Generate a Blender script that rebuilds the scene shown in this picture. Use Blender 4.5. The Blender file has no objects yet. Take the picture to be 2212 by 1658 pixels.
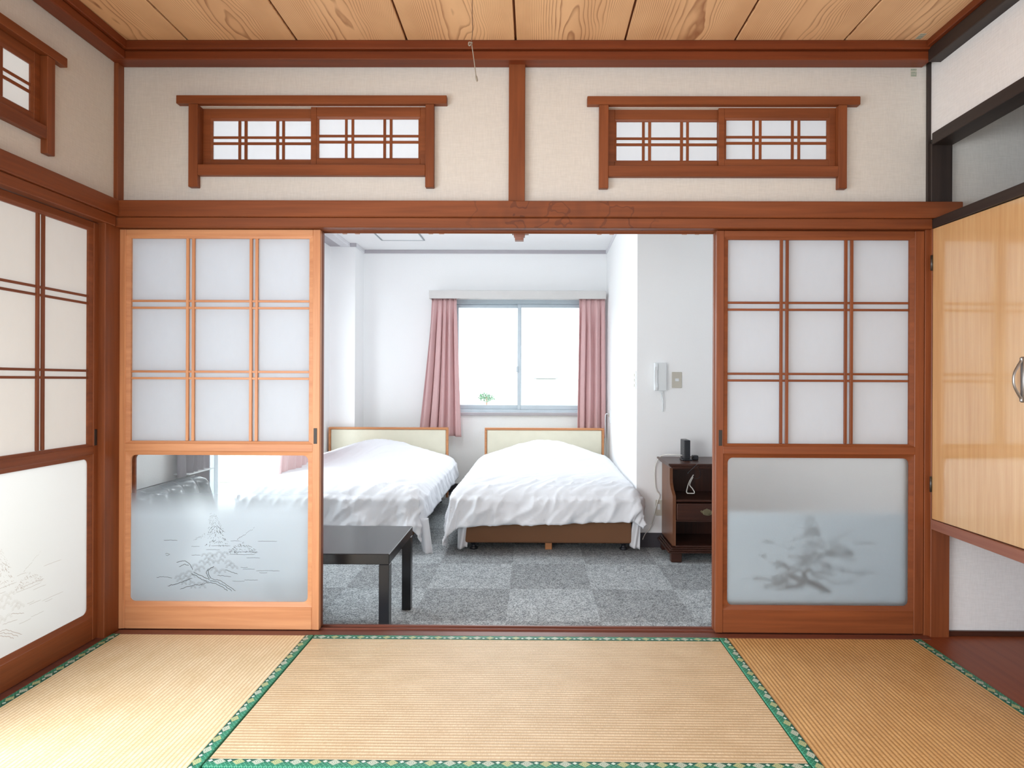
import bpy, bmesh, math, random
from mathutils import Vector, Matrix, noise

C = bpy.context.scene
COL = C.collection
PI = math.pi
rnd = random.Random(7)

# ------------------------------------------------------------------ camera
F = 1310.0                       # focal length in pixels of a 2212 px wide frame
CXP, CYP = 1143.0, 822.0         # where the optical axis meets the frame
EYE = Vector((0.0, 0.0, 1.085))
ROT = Matrix.Rotation(0.0070, 3, 'Z') @ Matrix.Rotation(PI / 2, 3, 'X') @ Matrix.Rotation(0.0040, 3, 'Z')
cd = bpy.data.cameras.new('camera')
cam = bpy.data.objects.new('camera', cd)
COL.objects.link(cam)
cam.matrix_world = Matrix.Translation(EYE) @ ROT.to_4x4()
cd.sensor_width = 36.0
cd.lens = F * 36.0 / 2212.0
cd.shift_x = (1106.0 - CXP) / 2212.0
cd.shift_y = (CYP - 829.0) / 2212.0
cd.clip_start = 0.02
C.camera = cam

# ------------------------------------------------------------------ world, lights, exposure
C.view_settings.view_transform = 'Standard'
C.view_settings.look = 'None'
C.view_settings.gamma = 1.0
C.view_settings.use_curve_mapping = False
C.view_settings.exposure = 0.0
cy = C.cycles
cy.max_bounces = 12
cy.diffuse_bounces = 6
cy.glossy_bounces = 4
cy.transmission_bounces = 8
cy.transparent_max_bounces = 12
cy.caustics_reflective = False
cy.caustics_refractive = False
cy.sample_clamp_indirect = 8.0

wd = bpy.data.worlds.new('overcast_sky')
wd.use_nodes = True
bgn = wd.node_tree.nodes['Background']
bgn.inputs['Color'].default_value = (0.90, 0.955, 1.0, 1)
bgn.inputs['Strength'].default_value = 3.0
C.world = wd


def area(name, loc, direction, sx, sy, power, color, spread=PI):
    l = bpy.data.lights.new(name, 'AREA')
    l.shape = 'RECTANGLE'
    l.size = sx
    l.size_y = sy
    l.energy = power
    l.color = color
    l.spread = spread
    o = bpy.data.objects.new(name, l)
    o.location = loc
    o.rotation_euler = Vector(direction).to_track_quat('-Z', 'Y').to_euler()
    COL.objects.link(o)
    return o


# daylight coming in through the openings (each lamp stands outside its window)
area('daylight_bedroom_balcony', (-2.62, 4.95, 1.05), (1, 0.10, -0.10), 2.2, 2.1, 58.0, (0.88, 0.945, 1.0))
area('daylight_bedroom_window', (-0.16, 8.1, 2.7), (0, -1, -0.55), 2.4, 1.6, 125.0, (0.90, 0.955, 1.0))
area('daylight_veranda', (-2.12, 0.50, 0.95), (1.0, 0.25, -0.75), 2.1, 1.4, 94.0, (0.97, 0.985, 1.0))
area('daylight_veranda_door', (-2.75, 2.05, 1.0), (1, 0.0, 0.0), 1.1, 1.8, 5.0, (1.0, 0.99, 0.97))
area('daylight_rear_window', (0.2, -1.85, 1.25), (0, 1, 0.0), 2.9, 1.8, 26.0, (0.95, 0.98, 1.0))
lp = bpy.data.lights.new('bedroom_ceiling_lamp', 'POINT')      # fill added to brighten the bedroom, unseen above the lintel, no fixture
lp.energy = 31.0
lp.color = (0.93, 0.965, 1.0)
lp.shadow_soft_size = 0.22
lpo = bpy.data.objects.new('bedroom_ceiling_lamp', lp)
lpo.location = (-0.95, 4.55, 2.38)
COL.objects.link(lpo)


# ------------------------------------------------------------------ pixel to place
def ray(px, py):
    return ROT @ Vector(((px - CXP) / F, -(py - CYP) / F, -1.0))


def at(px, py, Y):
    d = ray(px, py)
    return EYE + d * (Y / d.y)


def wx(px, Y, py=822):
    return at(px, py, Y).x


def wz(py, Y, px=1143):
    return at(px, py, Y).z


# ------------------------------------------------------------------ materials
def S(r, g, b):
    def f(c):
        c /= 255.0
        return c / 12.92 if c <= 0.04045 else ((c + 0.055) / 1.055) ** 2.4
    return (f(r), f(g), f(b), 1.0)


class NT:
    def __init__(self, name):
        self.m = bpy.data.materials.new(name)
        self.m.use_nodes = True
        self.t = self.m.node_tree
        self.t.nodes.clear()
        self.out = self.t.nodes.new('ShaderNodeOutputMaterial')

    def n(self, typ, props=None, **ins):
        nd = self.t.nodes.new('ShaderNode' + typ)
        for k, v in (props or {}).items():
            setattr(nd, k, v)
        for k, v in ins.items():
            key = int(k[1:]) if k[0] == '_' and k[1:].isdigit() else k.replace('_', ' ')
            s = nd.inputs[key]
            if isinstance(v, bpy.types.NodeSocket):
                self.t.links.new(v, s)
            elif isinstance(v, bpy.types.Node):
                self.t.links.new(v.outputs[0], s)
            else:
                s.default_value = v
        return nd

    def math(self, op, a, b=None, c=None, clamp=False):
        ins = {'_0': a}
        if b is not None:
            ins['_1'] = b
        if c is not None:
            ins['_2'] = c
        return self.n('Math', {'operation': op, 'use_clamp': clamp}, **ins).outputs[0]

    def ramp(self, fac, stops, interp='LINEAR'):
        r = self.n('ValToRGB', None, Fac=fac)
        r.color_ramp.interpolation = interp
        e = r.color_ramp.elements
        while len(e) < len(stops):
            e.new(0.5)
        for el, (p, c) in zip(e, stops):
            el.position = p
            el.color = c
        return r.outputs[0]

    def mixc(self, fac, a, b, mode='MIX'):
        m = self.n('Mix', {'data_type': 'RGBA', 'blend_type': mode})
        for k, v in ((0, fac), (6, a), (7, b)):
            if isinstance(v, bpy.types.NodeSocket):
                self.t.links.new(v, m.inputs[k])
            else:
                m.inputs[k].default_value = v
        return m.outputs[2]

    def obj(self):
        return self.n('TexCoord').outputs['Object']

    def mapping(self, vec, scale=(1, 1, 1), loc=(0, 0, 0), rot=(0, 0, 0)):
        return self.n('Mapping', None, Vector=vec, Scale=scale, Location=loc, Rotation=rot).outputs[0]

    def noise(self, vec, scale, detail=3.0, rough=0.5, dist=0.0, w=None):
        if w is None:
            return self.n('TexNoise', None, Vector=vec, Scale=scale, Detail=detail, Roughness=rough, Distortion=dist).outputs[0]
        return self.n('TexNoise', {'noise_dimensions': '4D'}, Vector=vec, Scale=scale, Detail=detail, Roughness=rough, Distortion=dist, W=w).outputs[0]

    def bump(self, h, strength=0.3, dist=0.002):
        return self.n('Bump', None, Height=h, Strength=strength, Distance=dist).outputs[0]

    def pbr(self, color, rough=0.5, normal=None, **kw):
        b = self.n('BsdfPrincipled', None, Base_Color=color, Roughness=rough, **kw)
        if normal is not None:
            self.t.links.new(normal, b.inputs['Normal'])
        return b

    def done(self, shader):
        self.t.links.new(shader.outputs[0] if isinstance(shader, bpy.types.Node) else shader, self.out.inputs['Surface'])
        return self.m


def simple(name, col, rough=0.5, spec=0.5, metal=0.0, bump=0.0, bscale=300):
    t = NT(name)
    v = t.obj()
    nz = t.noise(v, 9.0, 4)
    c = t.mixc(nz, tuple(x * 0.92 for x in col[:3]) + (1,), tuple(min(1, x * 1.06) for x in col[:3]) + (1,))
    nrm = t.bump(t.noise(v, bscale, 2), bump, 0.001) if bump else None
    b = t.pbr(c, rough, nrm, Metallic=metal)
    b.inputs['Specular IOR Level'].default_value = spec
    return t.done(b)


def wood(name, c1, c2, axis, rough=0.45, freq=46.0, stain=False, spec=0.4):
    t = NT(name)
    v = t.obj()
    sc = [freq, freq, freq]
    sc['xyz'.index(axis)] = freq * 0.045
    rv = t.n('ObjectInfo').outputs['Random']
    w = t.math('MULTIPLY', rv, 37.0)
    g = t.noise(t.mapping(v, tuple(sc)), 1.0, 5, 0.6, 0.35, w)
    sc2 = [5.0, 5.0, 5.0]
    sc2['xyz'.index(axis)] = 0.9
    big = t.noise(t.mapping(v, tuple(sc2)), 1.0, 2, 0.5, 0.0, w)
    f = t.math('ADD', t.math('MULTIPLY', g, 0.65), t.math('MULTIPLY', big, 0.35))
    c = t.ramp(f, [(0.30, c1), (0.72, c2)])
    if stain:
        x = t.n('SeparateXYZ', None, Vector=v).outputs
        zone = t.math('MULTIPLY', t.math('SMOOTHSTEP', x[0], -0.34, -0.20) if False else
                      t.n('MapRange', {'interpolation_type': 'SMOOTHSTEP'}, Value=x[0], _1=-0.36, _2=-0.18).outputs[0],
                      t.n('MapRange', {'interpolation_type': 'SMOOTHSTEP'}, Value=x[0], _1=0.60, _2=0.45).outputs[0])
        vo = t.n('TexVoronoi', {'feature': 'DISTANCE_TO_EDGE'}, Vector=t.mapping(v, (15, 3, 9)), Scale=1.0, Randomness=1.0).outputs[0]
        wob = t.noise(v, 9.0, 2)
        ringn = t.math('ABSOLUTE', t.math('SUBTRACT', wob, 0.52))
        ring = t.math('LESS_THAN', ringn, 0.014)
        blot = t.n('MapRange', None, Value=t.noise(t.mapping(v, (1.6, 1, 1)), 6.0, 2), _1=0.52, _2=0.66).outputs[0]
        k = t.math('MULTIPLY', zone, t.math('ADD', t.math('MULTIPLY', ring, 0.55), t.math('MULTIPLY', blot, 0.35)), clamp=True)
        c = t.mixc(k, c, S(84, 42, 26))
    b = t.pbr(c, rough, t.bump(g, 0.12, 0.001))
    b.inputs['Specular IOR Level'].default_value = spec
    return t.done(b)


M = {}
RED1, RED2 = S(102, 51, 24), S(142, 79, 43)          # stained cypress
for a in 'xyz':
    M['wood_' + a] = wood('stained_wood_' + a, RED1, RED2, a)
    M['crown_' + a] = wood('dark_stained_wood_' + a, S(92, 40, 16), S(126, 60, 28), a)
    M['black_' + a] = wood('black_stained_wood_' + a, S(34, 27, 25), S(58, 48, 44), a, 0.5)
    M['walnut_' + a] = wood('walnut_' + a, S(40, 22, 17), S(80, 46, 34), a, 0.3)
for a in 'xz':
    M['faded_' + a] = wood('faded_orange_wood_' + a, S(180, 120, 82), S(216, 160, 116), a)  # lighter orange wood, used on the left shoji alone
M['nageshi'] = wood('stained_beam_wood', RED1, RED2, 'x', stain=True)
M['sill'] = wood('worn_sill_wood', S(84, 44, 34), S(128, 76, 60), 'x', 0.4)
M['alcove_floor'] = wood('alcove_board', S(120, 58, 30), S(148, 78, 44), 'y', 0.45)
M['walnut_side'] = wood('walnut_side', S(92, 56, 38), S(126, 82, 56), 'z', 0.3)  # walnut lightened for the nightstand's left side; light put into the colour
M['bed_wood'] = wood('headboard_wood', S(176, 112, 70), S(206, 146, 98), 'x', 0.4)
M['pinkwood'] = wood('worn_edge_wood', S(120, 78, 66), S(160, 112, 96), 'y', 0.4)


def cupboard_mat():
    t = NT('pale_laminate_wood')
    v = t.obj()
    g = t.noise(t.mapping(v, (60, 60, 2.4)), 1.0, 5, 0.62, 0.3)
    x = t.noise(t.mapping(v, (8, 8, 0.9)), 1.0, 3, 0.5, 0.8)
    f = t.math('ADD', t.math('MULTIPLY', g, 0.6), t.math('MULTIPLY', x, 0.4))
    c = t.ramp(f, [(0.30, S(196, 150, 98)), (0.70, S(222, 184, 134))])
    b = t.pbr(c, 0.35)
    b.inputs['Coat Weight'].default_value = 1.0
    b.inputs['Coat Roughness'].default_value = 0.09
    b.inputs['Coat IOR'].default_value = 2.4
    return t.done(b)


M['cupboard'] = cupboard_mat()


def plaster(name, col, weave=True, rough=0.9):
    t = NT(name)
    v = t.obj()
    a = t.noise(t.mapping(v, (260, 260, 26)), 1.0, 2)
    b2 = t.noise(t.mapping(v, (26, 26, 260)), 1.0, 2)
    h = t.math('ADD', a, b2)
    big = t.noise(v, 2.0, 2)
    k = t.math('ADD', t.math('MULTIPLY', h, 0.42), t.math('MULTIPLY', big, 0.16))
    c = t.ramp(k, [(0.35, tuple(x * 0.93 for x in col[:3]) + (1,)), (0.65, tuple(min(1, x * 1.04) for x in col[:3]) + (1,))])
    if not weave:
        h = t.noise(v, 90.0, 3)
        c = t.mixc(big, tuple(x * 0.97 for x in col[:3]) + (1,), col)
    b = t.pbr(c, rough, t.bump(h, 0.25 if weave else 0.35, 0.002))
    b.inputs['Specular IOR Level'].default_value = 0.2
    return t.done(b)


M['wallcloth'] = plaster('beige_wall_cloth', S(208, 206, 201))
M['wallcloth_white'] = plaster('pale_wall_cloth', S(226, 228, 230))
M['white_wall'] = plaster('white_wallpaper', S(244, 245, 246), weave=False)
M['white_ceiling'] = plaster('white_ceiling_board', S(244, 245, 246), weave=False)


def ceiling_mat():
    t = NT('cedar_ceiling_board')
    v = t.obj()
    rv = t.n('ObjectInfo').outputs['Random']
    w = t.math('MULTIPLY', rv, 61.0)
    s = t.n('SeparateXYZ', None, Vector=v).outputs
    nz = t.noise(t.mapping(v, (5.0, 1.7, 1)), 1.0, 2, 0.5, 0.0, w)
    nf = t.noise(t.mapping(v, (18.0, 5.0, 1)), 1.0, 2, 0.5, 0.0, w)
    sh = t.math('ADD', s[0], t.math('MULTIPLY', t.math('SUBTRACT', nz, 0.5), 0.12))
    x2 = t.math('MULTIPLY', sh, sh)
    f = t.math('ADD', t.math('MULTIPLY', x2, 430.0), t.math('ADD', t.math('MULTIPLY', nz, 9.0), t.math('MULTIPLY', nf, 1.1)))
    fr = t.math('FRACT', f)
    line = t.ramp(fr, [(0.0, (0, 0, 0, 1)), (0.62, (0.12, 0.12, 0.12, 1)), (0.90, (1, 1, 1, 1)), (1.0, (0, 0, 0, 1))])
    wide = t.noise(t.mapping(v, (7, 1, 1)), 1.0, 3, 0.5, 0.0, w)
    base = t.ramp(wide, [(0.3, S(220, 176, 132)), (0.7, S(240, 200, 154))])
    fine = t.noise(t.mapping(v, (500, 8, 1)), 1.0, 1)
    base = t.mixc(t.math('MULTIPLY', fine, 0.25), base, S(238, 206, 164))
    strength = t.math('MULTIPLY', line, t.n('MapRange', None, Value=t.noise(t.mapping(v, (9, 6, 1)), 1.0, 2, 0.5, 0.0, w), _1=0.25, _2=0.65, _3=0.25, _4=0.85).outputs[0])
    c = t.mixc(strength, base, S(142, 84, 48))
    return t.done(t.pbr(c, 0.6, t.bump(line, 0.1, 0.001)))


M['ceiling'] = ceiling_mat()


def tatami_mat(name, c_lo, c_hi, groove):
    t = NT(name)
    v = t.obj()
    s = t.n('SeparateXYZ', None, Vector=v).outputs
    ph = t.math('MULTIPLY', s[1], 2 * PI / 0.0145)
    rib = t.math('MULTIPLY_ADD', t.math('SINE', ph), 0.5, 0.5)
    ribp = t.math('POWER', rib, 0.45)
    # rushes: short lengths side by side, alternating from row to row
    strand = t.noise(t.mapping(v, (330, 60, 1)), 1.0, 2, 0.7)
    patch = t.noise(t.mapping(v, (7.0, 9.0, 1)), 1.0, 3, 0.55)
    row = t.noise(t.mapping(v, (1.2, 70.0, 1)), 1.0, 1)
    k = t.math('ADD', t.math('MULTIPLY', strand, 0.55), t.math('ADD', t.math('MULTIPLY', patch, 0.3), t.math('MULTIPLY', row, 0.15)))
    c = t.ramp(k, [(0.38, tuple(x * 0.90 for x in c_lo[:3]) + (1,)), (0.62, c_hi)])
    c = t.mixc(t.math('SUBTRACT', 1.0, ribp, clamp=True), c, groove)
    h = t.math('ADD', ribp, t.math('MULTIPLY', strand, 0.35))
    b = t.pbr(c, 0.42, t.bump(h, 0.55, 0.0016))
    b.inputs['Specular IOR Level'].default_value = 0.42
    return t.done(b)


M['tatami_left'] = tatami_mat('rush_weave_pale', S(224, 203, 160), S(242, 228, 198), S(204, 176, 130))  # lightened rush tone; daylight from the left put into the colour
M['tatami_mid'] = tatami_mat('rush_weave_bleached', S(206, 184, 148), S(228, 210, 178), S(178, 148, 110))  # paler tint: weave direction and bedroom sheen put into the colour
M['tatami_right'] = tatami_mat('rush_weave_amber', S(206, 164, 108), S(228, 190, 132), S(158, 116, 68))  # darker tint: weave direction and weaker light put into the colour


def heri_mat():
    t = NT('green_brocade')
    v = t.obj()
    s = t.n('SeparateXYZ', None, Vector=v).outputs
    P = 0.0546

    def cell(off, per):
        a = t.math('ADD', s[0], off)
        return t.math('SUBTRACT', t.math('MULTIPLY', t.math('FRACT', t.math('DIVIDE', a, per)), per), per / 2)

    def dia(off, per, cy_, hx, hy):
        du = t.math('DIVIDE', t.math('ABSOLUTE', cell(off, per)), hx)
        dv = t.math('DIVIDE', t.math('ABSOLUTE', t.math('SUBTRACT', s[1], cy_)), hy)
        return t.math('ADD', du, dv)
    d1 = dia(0.0, 2 * P, 0.0035, 0.018, 0.0135)
    d2 = dia(P, 2 * P, 0.0035, 0.018, 0.0135)
    d3 = dia(0.0, P, 0.0075, 0.0072, 0.0056)
    u, w = s[0], s[1]
    l1 = t.math('LESS_THAN', t.math('FRACT', t.math('MULTIPLY', t.math('ADD', u, w), 72.0)), 0.14)
    l2 = t.math('LESS_THAN', t.math('FRACT', t.math('MULTIPLY', t.math('SUBTRACT', u, w), 72.0)), 0.14)
    lines = t.math('MULTIPLY', t.math('MAXIMUM', l1, l2), t.math('LESS_THAN', w, 0.004))
    band = t.n('MapRange', None, Value=w, _1=-0.010, _2=0.006).outputs[0]
    base = t.mixc(band, S(22, 118, 88), S(14, 84, 68))
    c = t.mixc(lines, base, S(84, 166, 138))

    def rosette(c, d, col):
        c = t.mixc(t.math('LESS_THAN', d, 1.0), c, col)
        ringv = t.math('LESS_THAN', t.math('FRACT', t.math('MULTIPLY', d, 2.6)), 0.36)
        return t.mixc(t.math('MULTIPLY', ringv, t.math('LESS_THAN', d, 0.86)), c, S(92, 124, 110))
    c = rosette(c, d1, S(196, 206, 190))
    c = rosette(c, d2, S(190, 196, 140))
    c = t.mixc(t.math('LESS_THAN', d3, 1.0), c, S(204, 222, 212))
    weave = t.n('TexWave', {'wave_type': 'BANDS', 'bands_direction': 'X'}, Vector=v, Scale=420.0).outputs[0] if False else t.noise(v, 900.0, 1)
    return t.done(t.pbr(c, 0.5, t.bump(weave, 0.2, 0.0005)))


M['heri'] = heri_mat()


def paper_mat(name, col, tr=0.5):
    t = NT(name)
    v = t.obj()
    fib = t.noise(t.mapping(v, (30, 30, 14)), 1.0, 5, 0.6)
    c = t.mixc(fib, tuple(x * 0.95 for x in col[:3]) + (1,), col)
    d = t.n('BsdfDiffuse', None, Color=c)
    r = t.n('BsdfTranslucent', None, Color=c)
    return t.done(t.n('MixShader', None, _0=tr, _1=d, _2=r))


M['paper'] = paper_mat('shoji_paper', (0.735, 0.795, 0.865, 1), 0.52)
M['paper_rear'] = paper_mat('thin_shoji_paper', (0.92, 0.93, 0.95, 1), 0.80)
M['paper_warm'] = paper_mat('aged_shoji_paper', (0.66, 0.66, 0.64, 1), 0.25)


def clear_bsdf(t, tint=(0.97, 0.985, 0.98, 1)):
    tr = t.n('BsdfTransparent', None, Color=tint)
    gl = t.n('BsdfGlossy', None, Color=(1, 1, 1, 1), Roughness=0.02)
    fr = t.math('MULTIPLY', t.n('Fresnel', None, IOR=1.45), t.math('SUBTRACT', 1.0, t.n('NewGeometry').outputs['Backfacing']))
    return t.n('MixShader', None, _0=fr, _1=tr, _2=gl)


def clear_glass():
    t = NT('clear_glass')
    return t.done(clear_bsdf(t))


M['glass'] = clear_glass()
t_ = NT('glass_inner_face')
M['glass_back'] = t_.done(t_.n('BsdfTransparent', None, Color=(1, 1, 1, 1)))


def frost_glass(name, z0, z1, col, rough=0.55, body=0.62):
    """frosted below, clear above, with a soft edge; z in the door's own frame"""
    t = NT(name)
    v = t.obj()
    s = t.n('SeparateXYZ', None, Vector=v).outputs
    wob = t.math('MULTIPLY', t.math('SUBTRACT', t.noise(v, 5.0, 2), 0.5), 0.02)
    f = t.n('MapRange', {'interpolation_type': 'SMOOTHSTEP'}, Value=t.math('ADD', s[2], wob), _1=z1, _2=z0).outputs[0]
    tl = t.n('BsdfTranslucent', None, Color=col)
    df = t.n('BsdfDiffuse', None, Color=col)
    rf = t.n('BsdfRefraction', None, Color=(0.95, 0.97, 0.98, 1), Roughness=rough, IOR=1.3)
    a = t.n('MixShader', None, _0=0.25, _1=tl, _2=df)
    b = t.n('MixShader', None, _0=1 - body, _1=a, _2=rf)
    return t.done(t.n('MixShader', None, _0=f, _1=clear_bsdf(t), _2=b))


def obscure_glass():
    t = NT('pebbled_glass')
    v = t.obj()
    h = t.noise(v, 320.0, 2)
    rf = t.n('BsdfRefraction', None, Color=(1.0, 1.0, 1.0, 1), Roughness=0.62, IOR=1.5)
    nrm = t.bump(h, 0.35, 0.001)
    t.t.links.new(nrm, rf.inputs['Normal'])
    gl = t.n('BsdfGlossy', None, Color=(1, 1, 1, 1), Roughness=0.25)
    df = t.n('BsdfDiffuse', None, Color=(0.8, 0.83, 0.85, 1))
    a = t.n('MixShader', None, _0=0.10, _1=rf, _2=df)
    return t.done(t.n('MixShader', None, _0=0.03, _1=a, _2=gl))


M['obscure'] = obscure_glass()


def ink(name, col, alpha):
    t = NT(name)
    d = t.n('BsdfDiffuse', None, Color=col)
    p = t.n('BsdfTransparent')
    return t.done(t.n('MixShader', None, _0=alpha, _1=p, _2=d))


M['etch'] = ink('etched_line', S(84, 92, 98), 0.8)
M['etch_soft'] = ink('etched_line_broad', S(70, 78, 84), 0.85)
M['etch_pale'] = ink('etched_line_pale', S(200, 190, 180), 0.55)


def carpet_mat(name, c1, c2):
    t = NT(name)
    v = t.n('NewGeometry').outputs['Position']
    a = t.noise(v, 130.0, 2, 0.8)
    b = t.noise(v, 26.0, 2)
    k = t.math('ADD', t.math('MULTIPLY', a, 0.85), t.math('MULTIPLY', b, 0.15))
    c = t.ramp(k, [(0.40, c1), (0.60, c2)])
    bs = t.pbr(c, 0.95, t.bump(a, 0.6, 0.004))
    bs.inputs['Specular IOR Level'].default_value = 0.1
    return t.done(bs)


M['carpet_light'] = carpet_mat('loop_carpet_light', S(114, 119, 122), S(200, 205, 207))
M['carpet_dark'] = carpet_mat('loop_carpet_dark', S(100, 104, 106), S(180, 184, 186))


def cloth(name, col, tr=0.0, scale=900, bump=0.15, rough=0.9):
    t = NT(name)
    v = t.obj()
    h = t.noise(v, scale, 1)
    big = t.noise(v, 3.0, 2)
    c = t.mixc(big, tuple(x * 0.95 for x in col[:3]) + (1,), col)
    b = t.pbr(c, rough, t.bump(h, bump, 0.001))
    b.inputs['Specular IOR Level'].default_value = 0.15
    if tr:
        tl = t.n('BsdfTranslucent', None, Color=c)
        return t.done(t.n('MixShader', None, _0=tr, _1=b, _2=tl))
    return t.done(b)


M['cotton'] = cloth('white_cotton', (0.81, 0.825, 0.86, 1))
M['curtain'] = cloth('dusty_pink_curtain', S(224, 186, 186), 0.15)
M['lining'] = cloth('curtain_lining', (0.72, 0.72, 0.80, 1), 0.3)
M['grey_curtain'] = cloth('mauve_grey_curtain', S(190, 184, 194), 0.4)
M['bedbase'] = cloth('brown_bed_base_fabric', S(128, 92, 68), 0, 500, 0.4)
M['cream'] = simple('cream_vinyl', S(218, 214, 194), 0.35)
M['lacquer'] = simple('black_lacquer', S(30, 32, 36), 0.25, 0.5)
M['leather'] = simple('dark_leather', S(96, 104, 110), 0.22, 0.5, 0, 0.2, 160)
M['plastic_white'] = simple('white_plastic', S(226, 230, 232), 0.35)
M['plastic_beige'] = simple('beige_plastic', S(196, 192, 180), 0.4)
M['plastic_black'] = simple('black_plastic', S(34, 36, 42), 0.35)
M['aluminium'] = simple('pale_aluminium', S(190, 202, 210), 0.4, 0.5, 0.3)
M['pelmet'] = simple('pale_pelmet', S(204, 202, 200), 0.5)
M['moulding'] = simple('grey_moulding', S(176, 172, 178), 0.5)
M['moulding_white'] = simple('white_moulding', S(222, 222, 226), 0.5)
M['baseboard'] = simple('dark_vinyl_base', S(62, 58, 64), 0.5)
M['steel'] = simple('dull_steel', S(150, 148, 146), 0.3, 0.5, 0.9)
M['hinge'] = simple('dark_hinge_metal', S(84, 80, 78), 0.4, 0.5, 0.8)
M['brass'] = simple('aged_brass', S(150, 140, 112), 0.35, 0.5, 0.9)
M['pull'] = simple('dark_pull', S(40, 34, 30), 0.5)
M['cable_white'] = simple('white_cable', S(214, 212, 206), 0.5)
M['cord'] = simple('grey_cord', S(130, 122, 110), 0.8)
M['cord_dark'] = simple('brown_cord', S(96, 70, 52), 0.8)
M['sticker'] = simple('sticker_paper', S(206, 202, 190), 0.6)
M['print'] = simple('green_print', S(92, 132, 110), 0.7)
M['print_dark'] = simple('dark_print', S(86, 84, 80), 0.7)
M['subfloor'] = simple('dark_subfloor', S(70, 44, 30), 0.8)
M['groove'] = simple('board_joint', S(108, 62, 36), 0.8)
M['ground'] = simple('pale_ground', S(190, 190, 180), 0.9)
M['shrub'] = simple('shrub_leaf', S(120, 160, 128), 0.7)
M['house'] = simple('pale_render', S(226, 226, 222), 0.9)
M['roof'] = simple('grey_roof', S(176, 178, 182), 0.8)
M['hatch'] = simple('hatch_frame_metal', S(150, 160, 164), 0.4, 0.5, 0.6)

# ------------------------------------------------------------------ builders


def link(o, parent=None, local=False):
    COL.objects.link(o)
    if parent is not None:
        o.parent = parent
        if not local:
            o.matrix_parent_inverse = parent_world(parent).inverted()
    return o


def parent_world(p):
    m = p.matrix_basis.copy()
    if p.parent is not None:
        m = parent_world(p.parent) @ p.matrix_parent_inverse @ m
    return m


def mk(name, verts, faces, mat, parent=None, smooth=False, local=False):
    me = bpy.data.meshes.new(name)
    me.from_pydata([tuple(v) for v in verts], [], faces)
    me.update()
    mats = mat if isinstance(mat, (list, tuple)) else [mat]
    for m in mats:
        me.materials.append(m)
    if smooth:
        me.polygons.foreach_set('use_smooth', [True] * len(me.polygons))
    return link(bpy.data.objects.new(name, me), parent, local)


def from_bm(name, bm, mat, parent=None, smooth=False, local=False):
    me = bpy.data.meshes.new(name)
    bmesh.ops.recalc_face_normals(bm, faces=bm.faces)
    bm.to_mesh(me)
    bm.free()
    mats = mat if isinstance(mat, (list, tuple)) else [mat]
    for m in mats:
        me.materials.append(m)
    if smooth:
        me.polygons.foreach_set('use_smooth', [True] * len(me.polygons))
    return link(bpy.data.objects.new(name, me), parent, local)


def add_box(bm, x, y, z, bev=0.0, seg=1, rot=None):
    r = bmesh.ops.create_cube(bm, size=1.0)
    vs = r['verts']
    c = Vector(((x[0] + x[1]) / 2, (y[0] + y[1]) / 2, (z[0] + z[1]) / 2))
    d = (abs(x[1] - x[0]), abs(y[1] - y[0]), abs(z[1] - z[0]))
    for v in vs:
        v.co = Vector((v.co.x * d[0], v.co.y * d[1], v.co.z * d[2])) + c
    if bev:
        es = list({e for v in vs for e in v.link_edges})
        r2 = bmesh.ops.bevel(bm, geom=es, offset=min(bev, min(d) * 0.45), segments=seg, profile=0.5, affect='EDGES')
        vs = list({v for f in r2['faces'] for v in f.verts} | {v for v in vs if v.is_valid})
    if rot:
        for v in vs:
            v.co = rot @ v.co
    return vs


def box(name, x, y, z, mat, parent=None, bev=0.002, seg=1, local=False, smooth=False):
    bm = bmesh.new()
    add_box(bm, x, y, z, bev, seg)
    return from_bm(name, bm, mat, parent, smooth, local)


def tube(bm, pts, r, n=8, caps=True):
    pts = [Vector(p) for p in pts]
    rings = []
    up = Vector((0.3, 0.5, 0.81)).normalized()
    for i, p in enumerate(pts):
        a = pts[max(0, i - 1)]
        b = pts[min(len(pts) - 1, i + 1)]
        d = (b - a).normalized()
        s = d.cross(up)
        if s.length < 1e-4:
            s = d.cross(Vector((1, 0, 0)))
        s.normalize()
        u = s.cross(d)
        rr = r[i] if isinstance(r, (list, tuple)) else r
        rings.append([bm.verts.new(p + (s * math.cos(2 * PI * k / n) + u * math.sin(2 * PI * k / n)) * rr) for k in range(n)])
    for a, b in zip(rings, rings[1:]):
        for k in range(n):
            bm.faces.new((a[k], a[(k + 1) % n], b[(k + 1) % n], b[k]))
    if caps:
        bm.faces.new(rings[0][::-1])
        bm.faces.new(rings[-1])


def smooth_path(pts, n=8):
    pts = [Vector(p) for p in pts]
    out = []
    for i in range(len(pts) - 1):
        p0, p1, p2, p3 = pts[max(0, i - 1)], pts[i], pts[i + 1], pts[min(len(pts) - 1, i + 2)]
        for k in range(n):
            t = k / n
            out.append(0.5 * ((2 * p1) + (p2 - p0) * t + (2 * p0 - 5 * p1 + 4 * p2 - p3) * t * t + (3 * p1 - p0 - 3 * p2 + p3) * t ** 3))
    out.append(pts[-1])
    return out


def cable(name, pts, r, mat, parent=None, n=8):
    bm = bmesh.new()
    tube(bm, smooth_path(pts), r, n)
    return from_bm(name, bm, mat, parent, True)


def lathe(bm, c, prof, n=16):
    rings = [[bm.verts.new((c[0] + r * math.cos(2 * PI * k / n), c[1] + r * math.sin(2 * PI * k / n), c[2] + z)) for k in range(n)] for r, z in prof]
    for a, b in zip(rings, rings[1:]):
        for k in range(n):
            bm.faces.new((a[k], a[(k + 1) % n], b[(k + 1) % n], b[k]))
    bm.faces.new(rings[0][::-1])
    bm.faces.new(rings[-1])


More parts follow.
